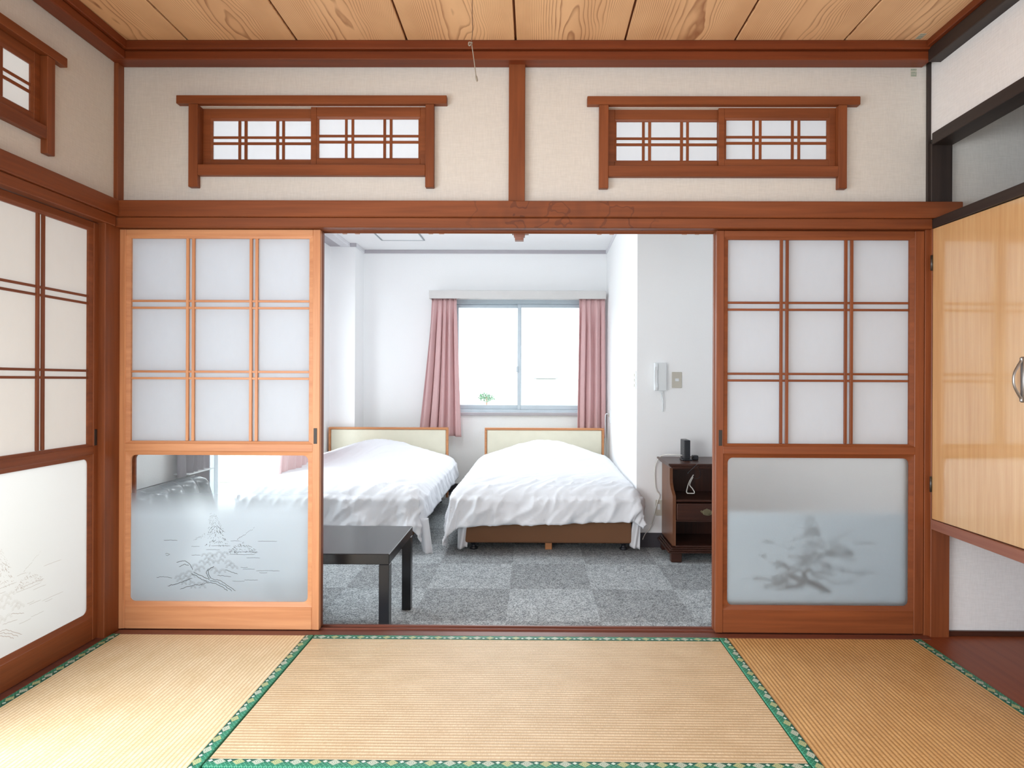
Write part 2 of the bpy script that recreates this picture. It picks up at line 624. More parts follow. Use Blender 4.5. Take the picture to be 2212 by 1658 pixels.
def prism(bm, poly, axis, a, b):
    """poly: 2D points in the plane normal to axis"""
    def p(q, t):
        if axis == 'x':
            return (t, q[0], q[1])
        if axis == 'y':
            return (q[0], t, q[1])
        return (q[0], q[1], t)
    A = [bm.verts.new(p(q, a)) for q in poly]
    B = [bm.verts.new(p(q, b)) for q in poly]
    n = len(poly)
    for k in range(n):
        bm.faces.new((A[k], A[(k + 1) % n], B[(k + 1) % n], B[k]))
    bm.faces.new(A[::-1])
    bm.faces.new(B)


def empty(name, loc, rz=0.0):
    o = bpy.data.objects.new(name, None)
    o.empty_display_size = 0.1
    o.location = loc
    o.rotation_euler = (0, 0, rz)
    COL.objects.link(o)
    return o


def tag(o, label=None, cat=None, group=None, kind=None):
    if label:
        o['label'] = label
    if cat:
        o['category'] = cat
    if group:
        o['group'] = group
    if kind:
        o['kind'] = kind
    return o


def struct(o, label=None):
    o['kind'] = 'structure'
    if label:
        o['label'] = label
    return o


# ------------------------------------------------------------------ dimensions
XL, XR = -1.812, 1.700            # side walls of the tatami room
YB = 2.640                        # face of the plaster above the shoji
ZC = 2.522                        # board ceiling
ZN = wz(433, 2.585, 1110)         # top of the long beam
ZNM = wz(469, 2.59, 1110)
ZK = wz(492, 2.60, 1110)          # underside of the lintel
ZKB = -0.18                       # bedroom carpet
BYE, ZBC = 6.86, 2.560            # bedroom end wall and ceiling
BXL, BXR = -2.20, 2.15

# ------------------------------------------------------------------ structure: tatami room
struct(box('floor', (XL - 0.9, 1.72), (-1.7, 2.575), (-0.20, -0.055), M['subfloor'], bev=0))
struct(box('floor', (1.642, 2.45), (-1.7, 2.635), (-0.15, -0.004), M['alcove_floor'], bev=0), 'reddish brown board floor of the alcove')
struct(box('floor', (-0.93, 0.79), (-1.7, 1.69), (-0.055, -0.004), M['tatami_mid'], bev=0))

cl = empty('ceiling', (0, 0.5, ZC))
struct(cl)
box('ceiling_panel', (XL - 0.05, XR + 0.9), (-1.7, YB + 0.06), (ZC + 0.012, ZC + 0.06), M['groove'], cl, bev=0)
seam = [wx(p, 2.568, 95) for p in (406.5, 641.5, 879, 1114, 1350, 1587, 1823)]
pitch = (seam[-1] - seam[0]) / 6
bounds = [seam[0] - pitch] + seam + [seam[-1] + pitch]
for a, b in zip(bounds, bounds[1:]):
    bm = bmesh.new()
    hw = (b - a) / 2 - 0.0045
    add_box(bm, (-hw, hw), (-2.1, 2.1), (0.0, 0.012), 0.002)
    o = from_bm('ceiling_board', bm, M['ceiling'])
    o.location = ((a + b) / 2, YB - 2.06, ZC)
    o.parent = cl
    o.matrix_parent_inverse = Matrix.Translation((0, -0.5, -ZC))

HB = []                           # holes for the three small transom windows


def wall_pieces(name, axis, plane, thick, a0, a1, z0, z1, hole, mat):
    bm = bmesh.new()
    if hole:
        h0, h1, g0, g1 = hole
        rects = [(a0, h0, z0, z1), (h1, a1, z0, z1), (h0, h1, z0, g0), (h0, h1, g1, z1)]
    else:
        rects = [(a0, a1, z0, z1)]
    for r in rects:
        if axis == 'y':
            add_box(bm, (r[0], r[1]), (plane, plane + thick), (r[2], r[3]))
        else:
            add_box(bm, (plane, plane + thick), (r[0], r[1]), (r[2], r[3]))
    return from_bm(name, bm, mat)


PX0, PX1 = wx(1099, 2.615, 300), wx(1134, 2.615, 300)          # middle post
R1 = at(380, 205, 2.612)                                       # upper left corners of the two transom frames
R2 = at(1269, 207, 2.612)
RW, RIN0, RIN1 = 1.172, 0.092, 1.080


def rhole(org):
    return (org + 0.08, org + 1.09, 2.0, 2.29)


zt = R1.z
struct(wall_pieces('wall_back', 'y', YB, 0.045, XL - 0.05, (PX0 + PX1) / 2, ZN - 0.05, ZC, (R1.x + 0.075, R1.x + 1.095, zt - 0.300, zt - 0.038), [M['wallcloth']]), 'beige cloth wall panel left of the middle post')
struct(wall_pieces('wall_back', 'y', YB, 0.045, (PX0 + PX1) / 2, 2.40, ZN - 0.05, ZC, (R2.x + 0.075, R2.x + 1.095, R2.z - 0.300, R2.z - 0.038), [M['wallcloth']]), 'beige cloth wall panel right of the middle post')
struct(wall_pieces('wall_bedroom_front', 'y', YB + 0.0455, 0.01, BXL, BXR, ZN - 0.02, ZBC + 0.05, None, [M['white_wall']])) if False else None
RLY = 2.305 - RW                                               # transom frame on the left wall
struct(wall_pieces('wall_left', 'x', XL - 0.045, 0.045, -1.7, YB + 0.05, ZN - 0.05, ZC, (RLY + 0.075, RLY + 1.095, zt - 0.300, zt - 0.038), [M['wallcloth']]))
# right: cloth panel above the alcove beam, alcove back and end walls
struct(box('wall_right', (XR + 0.012, XR + 0.06), (-1.7, YB), (2.13, ZC), M['wallcloth_white'], bev=0), 'pale cloth wall above the black alcove beam')
struct(box('wall_right', (2.36, 2.42), (0.2, YB), (-0.02, ZC), M['wallcloth_white'], bev=0), 'deep inner wall of the alcove')
struct(box('wall_right', (XR + 0.02, XR + 0.08), (-1.7, 0.72), (-0.02, 2.13), M['wallcloth_white'], bev=0))
struct(box('wall_right', (XR, 2.36), (0.64, 0.72), (-0.02, ZC), M['wallcloth_white'], bev=0))
struct(box('wall_back', (1.70, 2.40), (2.628, 2.69), (0.0, ZN - 0.05), M['wallcloth_white'], bev=0), 'pale cloth wall at the end of the alcove')
# unseen veranda passage, added to cut the sky light behind the left doors
struct(box('floor', (-2.95, XL - 0.11), (-1.7, 2.66), (-0.15, -0.06), M['subfloor'], bev=0), 'board floor of the veranda passage')
struct(box('ceiling', (-2.95, XL - 0.05), (-1.7, 2.66), (1.95, 2.0), M['white_ceiling'], bev=0), 'ceiling of the veranda passage')
struct(box('wall_left', (-3.0, -2.95), (1.70, 2.66), (-0.15, 2.0), M['white_wall'], bev=0), 'outer wall of the veranda passage')
# behind the camera: wall with a wide window
bm = bmesh.new()
for r in ((XL - 0.05, -1.25, 0, ZC), (1.55, XR + 0.1, 0, ZC), (-1.25, 1.55, 0, 0.35), (-1.25, 1.55, 2.05, ZC)):
    add_box(bm, (r[0], r[1]), (-1.66, -1.60), (r[2], r[3]))
struct(from_bm('wall_front', bm, M['wallcloth']))

# crown trims (mawari-buchi)
Zc1 = wz(105.5, 2.56, 1110)
Zc2 = wz(128, 2.57, 1110)
struct(box('trim_1', (XL, XR), (2.556, YB), (Zc1, ZC), M['crown_x'], bev=0.003), 'dark red crown strip under the board ceiling, back wall')
struct(box('trim_2', (XL, XR - 0.02), (2.570, YB), (Zc2, Zc1 - 0.001), M['crown_x'], bev=0.004), 'dark red crown beam, back wall')
struct(box('trim_3', (XL, XL + 0.084), (-1.6, 2.556), (Zc1, ZC), M['crown_y'], bev=0.003), 'dark red crown strip, left wall')
struct(box('trim_4', (XL, XL + 0.070), (-1.6, 2.570), (Zc2, Zc1 - 0.001), M['crown_y'], bev=0.004), 'dark red crown beam, left wall')
struct(box('trim_5', (XR - 0.055, XR + 0.012), (-1.6, 2.556), (Zc1 + 0.008, ZC), M['crown_y'], bev=0.003), 'dark red crown strip, right wall')
struct(box('trim_6', (XR - 0.040, XR + 0.02), (-1.6, 2.572), (Zc2 - 0.012, Zc1 + 0.007), M['black_y'], bev=0.003), 'black crown beam above the alcove')
# long beam and lintel, back wall
struct(box('trim_7', (XL + 0.005, wx(2076, 2.6, 436)), (2.585, YB + 0.045), (ZNM, ZN), M['nageshi'], bev=0.003), 'long stained beam with water marks above the shoji')
struct(box('trim_8', (XL + 0.005, XR), (2.597, 2.652), (ZK, ZNM), M['nageshi'], bev=0.003), 'grooved lintel over the shoji')
lt = struct(box('trim_9', (XL + 0.005, XR), (2.652, 2.690), (ZK + 0.006, ZNM), M['wood_x'], bev=0.001))
box('ridge', (XL + 0.01, XR - 0.005), (2.6505, 2.6545), (ZK - 0.004, ZK + 0.01), M['wood_x'], lt, bev=0.001)
box('ridge', (XL + 0.01, XR - 0.005), (2.682, 2.690), (ZK - 0.004, ZK + 0.01), M['wood_x'], lt, bev=0.001)
# beam and lintel, left wall
struct(box('trim_10', (XL, XL + 0.034), (-1.6, 2.585), (ZNM, ZN), M['wood_y'], bev=0.003), 'long stained beam, left wall')
struct(box('trim_11', (XL - 0.045, XL + 0.022), (-1.6, 2.585), (ZK, ZNM), M['wood_y'], bev=0.003), 'lintel over the left wall doors')
# posts
struct(box('trim_12', (PX0, PX1), (2.612, YB + 0.02), (ZN, Zc2 + 0.005), M['wood_z'], bev=0.002), 'stained post between the two transom windows')
struct(box('trim_13', (XL - 0.002, XL + 0.017), (2.600, YB + 0.02), (ZN, Zc2 + 0.005), M['wood_z'], bev=0.002), 'narrow stained post in the left corner')
struct(box('trim_14', (XL - 0.045, XL + 0.012), (2.535, 2.69), (-0.02, ZK + 0.004), M['wood_z'], bev=0.003), 'stained corner post left of the shoji')
struct(box('trim_15', (XR - 0.003, XR + 0.0125), (2.628, YB + 0.02), (ZN, Zc1), M['black_z'], bev=0.001), 'narrow black post in the right corner')
struct(box('trim_16', (XR + 0.004, XR + 0.094), (2.6125, YB), (ZN, 2.112), M['black_z'], bev=0.002), 'black alcove post above the long beam')
struct(box('trim_17', (XR + 0.003, wx(2050, 2.61, 1250)), (2.606, 2.66), (-0.01, ZNM), M['wood_z'], bev=0.002), 'stained alcove post below the cupboard')
struct(box('trim_18', (XR, XR + 0.09), (-1.6, 2.606), (2.100, 2.150), M['black_y'], bev=0.002), 'black beam across the alcove opening')
struct(box('trim_19', (wx(1996.5, 2.625, 1000), XR + 0.006), (2.622, 2.69), (-0.01, ZK + 0.003), M['wood_z'], bev=0.001), 'thin jamb right of the shoji')
struct(box('baseboard_right', (XR + 0.09, 2.36), (2.616, 2.640), (-0.004, 0.018), M['walnut_x'], bev=0.001))
# sills
sl = struct(box('trim_20', (XL + 0.01, XR), (2.578, 2.698), (-0.09, -0.007), M['sill'], bev=0.002), 'worn grooved sill under the shoji')
for a, b in ((2.579, 2.618), (2.6505, 2.6545), (2.683, 2.697)):
    box('ridge', (XL + 0.02, XR - 0.01), (a, b), (-0.02, -0.001), M['sill'], sl, bev=0.001)
struct(box('trim_21', (XL - 0.10, XL + 0.018), (-1.6, 2.575), (-0.09, -0.002), M['sill'], bev=0.002), 'worn sill under the left wall doors')

# ------------------------------------------------------------------ structure: bedroom
bf = struct(box('floor', (BXL - 0.1, BXR), (2.70, 6.95), (-0.30, ZKB - 0.008), M['baseboard'], bev=0), 'carpeted floor of the bedroom')
tile_me = {}
for i in range(-5, 4):
    for j in range(-3, 6):
        x0, y0 = 0.36 + 0.5 * i, 4.19 + 0.5 * j - 0.5
        if y0 + 0.5 < 2.70 or y0 > BYE:
            continue
        key = (i + j) % 2
        ya = max(y0, 2.702)
        cut = ya != y0
        k2 = (key, cut)
        if k2 not in tile_me:
            bm = bmesh.new()
            add_box(bm, (0.0002, 0.4998), (ya - y0 + 0.0002, 0.4998), (-0.009, 0.0), 0.0006)
            me = bpy.data.meshes.new('carpet_tile')
            bm.to_mesh(me)
            bm.free()
            me.materials.append(M['carpet_dark' if key else 'carpet_light'])
            tile_me[k2] = me
        o = bpy.data.objects.new('carpet_tile', tile_me[k2])
        o.location = (x0, y0, ZKB)
        link(o, bf)
struct(box('ceiling', (BXL - 0.1, BXR), (2.66, 6.95), (ZBC, ZBC + 0.06), M['white_ceiling'], bev=0), 'white bedroom ceiling')
# far wall with window
WZ0, WZ1 = wz(890, 6.9, 1120), wz(648, 6.9, 1120)
WX0, WX1 = -0.93, 0.64
struct(wall_pieces('wall_far', 'y', BYE, 0.14, BXL - 0.1, 1.0, ZKB, ZBC, (WX0, WX1, WZ0, WZ1), [M['white_wall']]))
# wall on the right of the beds, and the wall the phone hangs on
P1, P2 = wx(1376, 4.635, 800), wx(1310, BYE, 800)
bm = bmesh.new()
prism(bm, [(P1, 4.635), (BXR, 4.635), (BXR, 6.95), (P2, 6.95), (P2, BYE)], 'z', ZKB, ZBC)
struct(from_bm('wall_far_right', bm, M['white_wall']), 'white wall block with the door phone')
struct(box('wall_right', (BXR, BXR + 0.06), (2.69, 6.95), (ZKB, ZBC), M['white_wall'], bev=0))
# left wall with the balcony doors
CX0, CX1 = wx(712, 6.53, 700), wx(767, 6.53, 700)
BY0, BY1 = 3.97, 6.10
struct(wall_pieces('wall_far_left', 'x', BXL - 0.10, 0.10, 2.69, 6.95, ZKB, ZBC, (BY0, BY1, ZKB + 0.03, 1.95), [M['white_wall']]))
struct(box('wall_far_left', (CX0 - 0.02, CX1), (6.53, BYE + 0.01), (ZKB, ZBC), M['white_wall'], bev=0.001), 'white column beside the far wall')
struct(box('wall_front', (BXL - 0.1, XL - 0.03), (2.66, 2.70), (ZKB, ZBC), M['white_wall'], bev=0))
struct(box('wall_front', (XR + 0.03, BXR), (2.692, 2.70), (ZKB, ZBC), M['white_wall'], bev=0))
bm = bmesh.new()
struct(wall_pieces('wall_front', 'y', 2.6905, 0.012, XL - 0.05, (PX0 + PX1) / 2, ZNM, ZBC, (R1.x + 0.075, R1.x + 1.095, zt - 0.300, zt - 0.038), [M['white_wall']]))
struct(wall_pieces('wall_front', 'y', 2.6905, 0.012, (PX0 + PX1) / 2, XR + 0.04, ZNM, ZBC, (R2.x + 0.075, R2.x + 1.095, R2.z - 0.300, R2.z - 0.038), [M['white_wall']]))
# ceiling mouldings
zm0, zm1 = wz(547.5, BYE, 1000), ZBC
struct(box('trim_22', (CX1, P2), (BYE - 0.012, BYE), (zm0, zm1), M['moulding'], bev=0.002), 'grey moulding at the top of the far wall')
struct(box('trim_23', (-1.98, CX1 + 0.012), (6.518, 6.53), (zm0, zm1), M['moulding'], bev=0.002))
struct(box('trim_24', (CX1, CX1 + 0.012), (6.53, BYE - 0.012), (zm0, zm1), M['moulding_white'], bev=0.002))
bm = bmesh.new()
prism(bm, [(P1 - 0.014, 4.62), (P1, 4.635), (P2, BYE), (P2 - 0.014, BYE)], 'z', zm0, zm1)
struct(from_bm('trim_25', bm, M['moulding_white']))
struct(box('trim_26', (-2.08, -1.98), (2.70, 6.53), (zm0, zm1), M['moulding_white'], bev=0.004), 'white curtain box moulding on the left')
struct(box('trim_27', (BXL, -2.08), (2.70, 6.53), (ZBC - 0.035, ZBC), M['moulding'], bev=0.001))
# baseboards
zb1 = ZKB + 0.10
struct(box('baseboard_far', (CX1, P2), (BYE - 0.010, BYE), (ZKB, zb1), M['baseboard'], bev=0.001))
struct(box('baseboard_right', (P1 - 0.002, BXR), (4.625, 4.635), (ZKB, zb1 + 0.01), M['baseboard'], bev=0.001))
struct(box('baseboard_left', (CX0, CX1), (6.52, 6.53), (ZKB, zb1), M['baseboard'], bev=0.001))

# window of the bedroom
w4 = empty('window_4', ((WX0 + WX1) / 2, 6.9, WZ0))
struct(w4, 'aluminium sliding window between the pink curtains')
box('window_frame', (WX0, WX1), (6.87, 6.97), (WZ1 - 0.045, WZ1), M['aluminium'], w4)
box('window_frame', (WX0, WX1), (6.87, 6.97), (WZ0, WZ0 + 0.03), M['aluminium'], w4)
box('window_frame', (WX0, WX0 + 0.035), (6.87, 6.97), (WZ0 + 0.03, WZ1 - 0.045), M['aluminium'], w4)
box('window_frame', (WX1 - 0.035, WX1), (6.87, 6.97), (WZ0 + 0.03, WZ1 - 0.045), M['aluminium'], w4)
box('window_sill', (WX0 - 0.02, WX1 + 0.02), (6.825, 6.885), (WZ0 - 0.035, WZ0 - 0.002), M['moulding'], w4, bev=0.003)
cxw = wx(1122, 6.9, 770)
for a, b, yy in ((WX0 + 0.036, cxw + 0.022, 6.925), (cxw - 0.022, WX1 - 0.036, 6.895)):
    z0, z1 = WZ0 + 0.031, WZ1 - 0.046
    bm = bmesh.new()
    for r in ((a, a + 0.038, z0, z1), (b - 0.038, b, z0, z1), (a + 0.038, b - 0.038, z0, z0 + 0.05), (a + 0.038, b - 0.038, z1 - 0.04, z1)):
        add_box(bm, (r[0], r[1]), (yy, yy + 0.024), (r[2], r[3]), 0.002)
    s_ = from_bm('sash', bm, M['aluminium'], w4)
    bm = bmesh.new()
    add_box(bm, (a + 0.036, b - 0.036), (yy + 0.010, yy + 0.014), (z0 + 0.048, z1 - 0.038))
    from_bm('pane', bm, M['glass'], s_)
zl = wz(797, 6.9, 1117)
box('latch', (cxw - 0.034, cxw - 0.012), (6.875, 6.894), (zl - 0.035, zl + 0.03), M['aluminium'], w4, bev=0.004)

# balcony doors of the bedroom
w5 = empty('window_5', (BXL - 0.05, (BY0 + BY1) / 2, ZKB))
struct(w5, 'balcony doors in the bedroom, seen through the clear glass of the left shoji')
ym = 4.24
for y0, y1 in ((BY0, BY0 + 0.03), (BY1 - 0.03, BY1)):
    box('window_frame', (BXL - 0.10, BXL - 0.01), (y0, y1), (ZKB + 0.03, 1.95), M['aluminium'], w5)
box('window_frame', (BXL - 0.10, BXL - 0.01), (BY0, BY1), (1.915, 1.95), M['aluminium'], w5)
box('window_frame', (BXL - 0.10, BXL - 0.01), (BY0, BY1), (ZKB + 0.03, ZKB + 0.07), M['aluminium'], w5)
for y0, y1, xx in ((BY0 + 0.03, ym + 0.03, BXL - 0.085), (ym - 0.03, 5.15, BXL - 0.05), (5.13, BY1 - 0.03, BXL - 0.085)):
    bm = bmesh.new()
    for r in ((y0, y0 + 0.05), (y1 - 0.05, y1)):
        add_box(bm, (xx, xx + 0.03), r, (ZKB + 0.07, 1.915), 0.002)
    add_box(bm, (xx, xx + 0.03), (y0 + 0.05, y1 - 0.05), (ZKB + 0.07, ZKB + 0.16), 0.002)
    add_box(bm, (xx, xx + 0.03), (y0 + 0.05, y1 - 0.05), (1.865, 1.915), 0.002)
    s_ = from_bm('sash', bm, M['aluminium'], w5)
    bm = bmesh.new()
    add_box(bm, (xx + 0.013, xx + 0.017), (y0 + 0.05, y1 - 0.05), (ZKB + 0.16, 1.865))
    from_bm('pane', bm, M['glass'], s_)

# ------------------------------------------------------------------ shoji doors
PXM = 2.625 / F                   # metres per pixel on the door plane


def rounded(x0, x1, z0, z1, r, n=6):
    pts = []
    for cx, cz, a0 in ((x1 - r, z1 - r, 0), (x0 + r, z1 - r, 90), (x0 + r, z0 + r, 180), (x1 - r, z0 + r, 270)):
        for k in range(n + 1):
            a = math.radians(a0 + 90 * k / n)
            pts.append((cx + r * math.cos(a), cz + r * math.sin(a)))
    return pts


def outer_match(x0, x1, z0, z1, n=6):
    pts = []
    for cx, cz in ((x1, z1), (x0, z1), (x0, z0), (x1, z0)):
        pts += [(cx, cz)] * (n + 1)
    return pts


# strokes of the etched landscape, in the units of its pane (1725 wide, 1430 high)
def landscape(seed=3):
    r = random.Random(seed)
    st = []                                            # (points, width)

    def rough(pts, w, jit=3.0, n=6):
        out = []
        for (ax, ay), (bx, by) in zip(pts, pts[1:]):
            for k in range(n):
                t = k / n
                out.append((ax + (bx - ax) * t + r.uniform(-jit, jit), ay + (by - ay) * t + r.uniform(-jit, jit)))
        out.append(pts[-1])
        st.append((out, w))
    for cx, cy_ in ((805, 1115), (860, 1110), (905, 1120), (950, 1095), (1010, 1100), (780, 1180), (830, 1150), (880, 1140), (985, 1130), (970, 1165),
                    (1040, 1185), (1105, 1235), (835, 1200), (715, 1220), (780, 1240), (740, 1262), (660, 1285), (600, 1310), (550, 1335), (630, 1335),
                    (690, 1320), (610, 1392), (690, 1395), (760, 1400), (820, 1380), (700, 1428), (900, 1255), (930, 1282), (985, 1270), (1050, 1225),
                    (920, 1185), (865, 1175), (1075, 1205), (570, 1365), (650, 1362), (790, 1425)):
        R = r.uniform(30, 40)
        for k in range(11):
            a = math.radians(178 + 184 * k / 10)
            st.append(([(cx + math.cos(a) * R * 0.42, cy_ + math.sin(a) * R * 0.42), (cx + math.cos(a) * R, cy_ + math.sin(a) * R)], 3.6))
    for off in (0, 16, 34):
        rough([(1110 - off * 2.2, 1455), (1045 - off * 1.6, 1405 + off * .4), (960 - off * 1.2, 1352 + off * .9), (875 - off, 1335 + off)], 5.5, 4)
    rough([(875, 1335), (850, 1300), (843, 1255), (872, 1228), (900, 1215)], 7, 3)
    rough([(858, 1335), (832, 1300), (828, 1262), (850, 1235)], 6, 4)
    rough([(860, 1345), (800, 1318), (740, 1290), (700, 1270)], 6, 4)
    rough([(840, 1365), (780, 1340), (720, 1300), (680, 1288)], 6, 5)
    rough([(695, 1250), (680, 1215), (650, 1180), (620, 1162), (575, 1165), (535, 1178)], 5.5, 3)
    rough([(660, 1205), (620, 1195), (560, 1218)], 5, 4)
    rough([(850, 1360), (790, 1390), (680, 1402), (570, 1440)], 5, 5)
    rough([(690, 1330), (600, 1365), (520, 1390), (450, 1410)], 6, 5)
    rough([(340, 1326), (400, 1318), (440, 1322), (495, 1330)], 4, 3)
    rough([(1010, 1245), (1080, 1270), (1130, 1290)], 5, 4)
    rough([(930, 1300), (1000, 1305), (1070, 1315)], 4, 4)
    # tall rock
    for k in range(150):
        t = r.random() ** 0.8
        y = 690 + t * 320
        half = 22 + t * 95
        x = 890 + t * 55 + r.uniform(-half, half)
        L = r.uniform(8, 24)
        a = math.radians(55 + r.uniform(-25, 25)) if x > 890 + t * 50 else math.radians(125 + r.uniform(-25, 25))
        st.append(([(x, y), (x + math.cos(a) * L, y + math.sin(a) * L)], r.choice((2.5, 4, 7, 9)) if t > 0.4 else 3))
    for k in range(46):
        t = r.random()
        x, y = 700 + t * 150, 962 - t * 90 + r.uniform(-10, 45 * t)
        st.append(([(x, y), (x + 7, y - 4)], 2.4))
    # low islet
    for k in range(10):
        t = k / 9
        x, y = 1125 + t * 155, 950 - t * 105 + r.uniform(-6, 6)
        st.append(([(x, y), (x + 14, y - 12)], 8 - 5 * t))
    for k in range(110):
        t = r.random()
        x = 1040 + t * 270
        top = 1000 + abs(t - 0.45) * 90
        y = r.uniform(top - 40 * (1 - abs(t - .5) * 2), 1080)
        L = r.uniform(8, 24)
        a = math.radians(r.choice((25, 35, 60, 150)) + r.uniform(-12, 12))
        st.append(([(x, y), (x + math.cos(a) * L, y + math.sin(a) * L)], r.choice((2.5, 4, 7))))
    for x0, x1, y in ((410, 545, 962), (1325, 1515, 966), (680, 760, 1020), (680, 770, 1105), (1215, 1350, 1130), (1160, 1230, 1222), (1310, 1540, 1255),
                      (1340, 1420, 1272), (1080, 1200, 1356), (1195, 1330, 1345), (870, 1060, 1012), (1050, 1300, 1095), (1180, 1300, 1240), (1060, 1150, 965),
                      (820, 960, 1052), (1100, 1330, 1072)):
        rough([(x0, y), ((x0 + x1) / 2, y + r.uniform(-4, 4)), (x1, y)], 3.2, 1.2)
    rough([(425, 1095), (440, 1088), (470, 1098), (445, 1112), (432, 1104)], 3, 1)
    return st


STROKES = landscape()


def stroke_mesh(name, parent, gx0, gx1, gz0, gz1, y, mat, grow=1.0):
    kx, kz = (gx1 - gx0) / 1725.0, (gz1 - gz0) / 1430.0
    V, Fc = [], []
    for pts, w in STROKES:
        w = w * grow
        P = [(gx0 + (px - 90) * kx, gz1 - (py - 125) * kz) for px, py in pts]
        hw = w * kx * 0.5
        base = len(V)
        for i, p in enumerate(P):
            a, b = P[max(0, i - 1)], P[min(len(P) - 1, i + 1)]
            d = Vector((b[0] - a[0], b[1] - a[1]))
            if d.length < 1e-9:
                d = Vector((1, 0))
            d.normalize()
            taper = 0.45 if i in (0, len(P) - 1) else 1.0
            V.append((p[0] - d.y * hw * taper, y, p[1] + d.x * hw * taper))
            V.append((p[0] + d.y * hw * taper, y, p[1] - d.x * hw * taper))
        for i in range(len(P) - 1):
            Fc.append((base + 2 * i, base + 2 * i + 1, base + 2 * i + 3, base + 2 * i + 2))
    o = mk(name, V, Fc, mat, parent, False, True)
    o['kind'] = 'stuff'
    return o


FZ = {}


def shoji(name, loc, rz, w, label, mirror=False, pane='clear', paper='paper', t=0.025, h=1.742, pull=True, etch=None, warm='', faded=False):
    root = empty(name, loc, rz)
    struct(root, label)
    k = w / 441.0
    kz = h / 869.0

    def X(p):
        return (441 - p) * k if mirror else p * k

    def XX(a, b):
        q = (X(a), X(b))
        return (min(q), max(q))

    def Z(p):
        return (1366 - p) * kz
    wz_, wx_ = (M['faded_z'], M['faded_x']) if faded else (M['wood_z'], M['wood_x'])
    B = dict(parent=root, local=True)
    box('stile', XX(0, 20), (0, t), (0, h), wz_, bev=0.002, **B)
    box('stile', XX(425, 441), (0, t), (0, h), wz_, bev=0.002, **B)
    box('top_rail', XX(20, 425), (0.001, t), (Z(511), h), wx_, bev=0.002, **B)
    box('middle_rail', XX(18, 427), (-0.001, t), (Z(980), Z(962)), wx_, bev=0.003, **B)
    box('bottom_rail', XX(20, 425), (0.001, t), (0, Z(1317)), wx_, bev=0.002, **B)
    # inner moulding round the paper
    bm = bmesh.new()
    o4 = [(X(20), Z(511)), (X(425), Z(511)), (X(425), Z(962)), (X(20), Z(962))]
    i4 = [(X(29.5), Z(516)), (X(416), Z(516)), (X(416), Z(957.5)), (X(29.5), Z(957.5))]
    for ya, yb, A, Bq in ((0.004, 0.008, o4, i4),):
        a = [bm.verts.new((p[0], ya, p[1])) for p in A]
        b = [bm.verts.new((p[0], yb, p[1])) for p in Bq]
        c = [bm.verts.new((p[0], 0.018, p[1])) for p in Bq]
        d = [bm.verts.new((p[0], 0.018, p[1])) for p in A]
        for q, s in ((a, b), (b, c), (c, d), (d, a)):
            for i in range(4):
                bm.faces.new((q[i], q[(i + 1) % 4], s[(i + 1) % 4], s[i]))
    from_bm('paper_moulding', bm, wx_, root, False, True)
    for a, b in ((148.7, 154.8), (161.2, 167.3), (286.2, 292.3), (298.6, 304.7)):
        box('lattice_bar', XX(a, b), (0.0075, 0.016), (Z(957), Z(516)), wz_, bev=0.001, **B)
    for a, b in ((654.6, 649.8), (669.6, 664.8), (808.6, 803.8), (823.2, 818.4)):
        box('lattice_bar', XX(30, 415.5), (0.0095, 0.0165), (Z(a), Z(b)), wx_, bev=0.001, **B)
    # the sheet behind the lattice
    x0, x1 = XX(27, 418)
    z0, z1 = Z(959), Z(514)
    mk('paper_sheet', [(x0, 0.0175, z0), (x1, 0.0175, z0), (x1, 0.0175, z1), (x0, 0.0175, z1)], [(0, 1, 2, 3)], M[paper], root, False, True)
    # moulding with rounded corners round the glass
    gx0, gx1 = XX(30, 415)
    gz0, gz1 = Z(1307), Z(988)
    n = 6
    inn = rounded(gx0, gx1, gz0, gz1, 0.022, n)
    mx0, mx1 = XX(18, 427)
    out = outer_match(mx0, mx1, Z(1317.5), Z(979.5), n)
    bm = bmesh.new()
    L = len(inn)
    lay = [(out, 0.003), (inn, 0.0085), (inn, 0.0175), (out, 0.0175)]
    ring = [[bm.verts.new((p[0], y, p[1])) for p in P] for P, y in lay]
    for q in range(4):
        a, b = ring[q], ring[(q + 1) % 4]
        for i in range(L):
            j = (i + 1) % L
            try:
                bm.faces.new((a[i], a[j], b[j], b[i]))
            except ValueError:
                pass
    bmesh.ops.remove_doubles(bm, verts=bm.verts, dist=1e-6)
    from_bm('glass_moulding', bm, wx_, root, False, True)
    # pane: front face carries the finish, the other faces are plain
    bm = bmesh.new()
    e = 0.006
    add_box(bm, (gx0 - e, gx1 + e), (0.0115, 0.0155), (gz0 - e, gz1 + e))
    me = bpy.data.meshes.new('glass_pane')
    bmesh.ops.recalc_face_normals(bm, faces=bm.faces)
    bm.to_mesh(me)
    bm.free()
    if pane == 'etched':
        key = ('frost', round(h, 3), warm)
        if key not in FZ:
            FZ[key] = frost_glass('frosted_glass' + warm, Z(1125), Z(1045), (0.90, 0.885, 0.84, 1) if warm else (0.82, 0.92, 1.0, 1), 0.5, 0.9 if warm else 0.82) if not warm else \
                frost_glass('frosted_glass_warm', Z(970), Z(950), (0.44, 0.436, 0.415, 1), 0.5, 0.93)
        me.materials.append(FZ[key])
    elif pane == 'rear_etched':
        if 'rear' not in FZ:
            FZ['rear'] = frost_glass('frosted_glass_sharp_edge', Z(1117), Z(1100), (0.80, 0.93, 1.0, 1), 0.5, 0.97)
        me.materials.append(FZ['rear'])
    elif pane == 'obscure':
        me.materials.append(M['obscure'])
    else:
        me.materials.append(M['glass'])
    me.materials.append(M['obscure'] if pane == 'obscure' else M['glass_back'])
    for p in me.polygons:
        p.material_index = 0 if p.normal.y < -0.5 else 1
    g = bpy.data.objects.new('glass_pane', me)
    link(g, root, True)
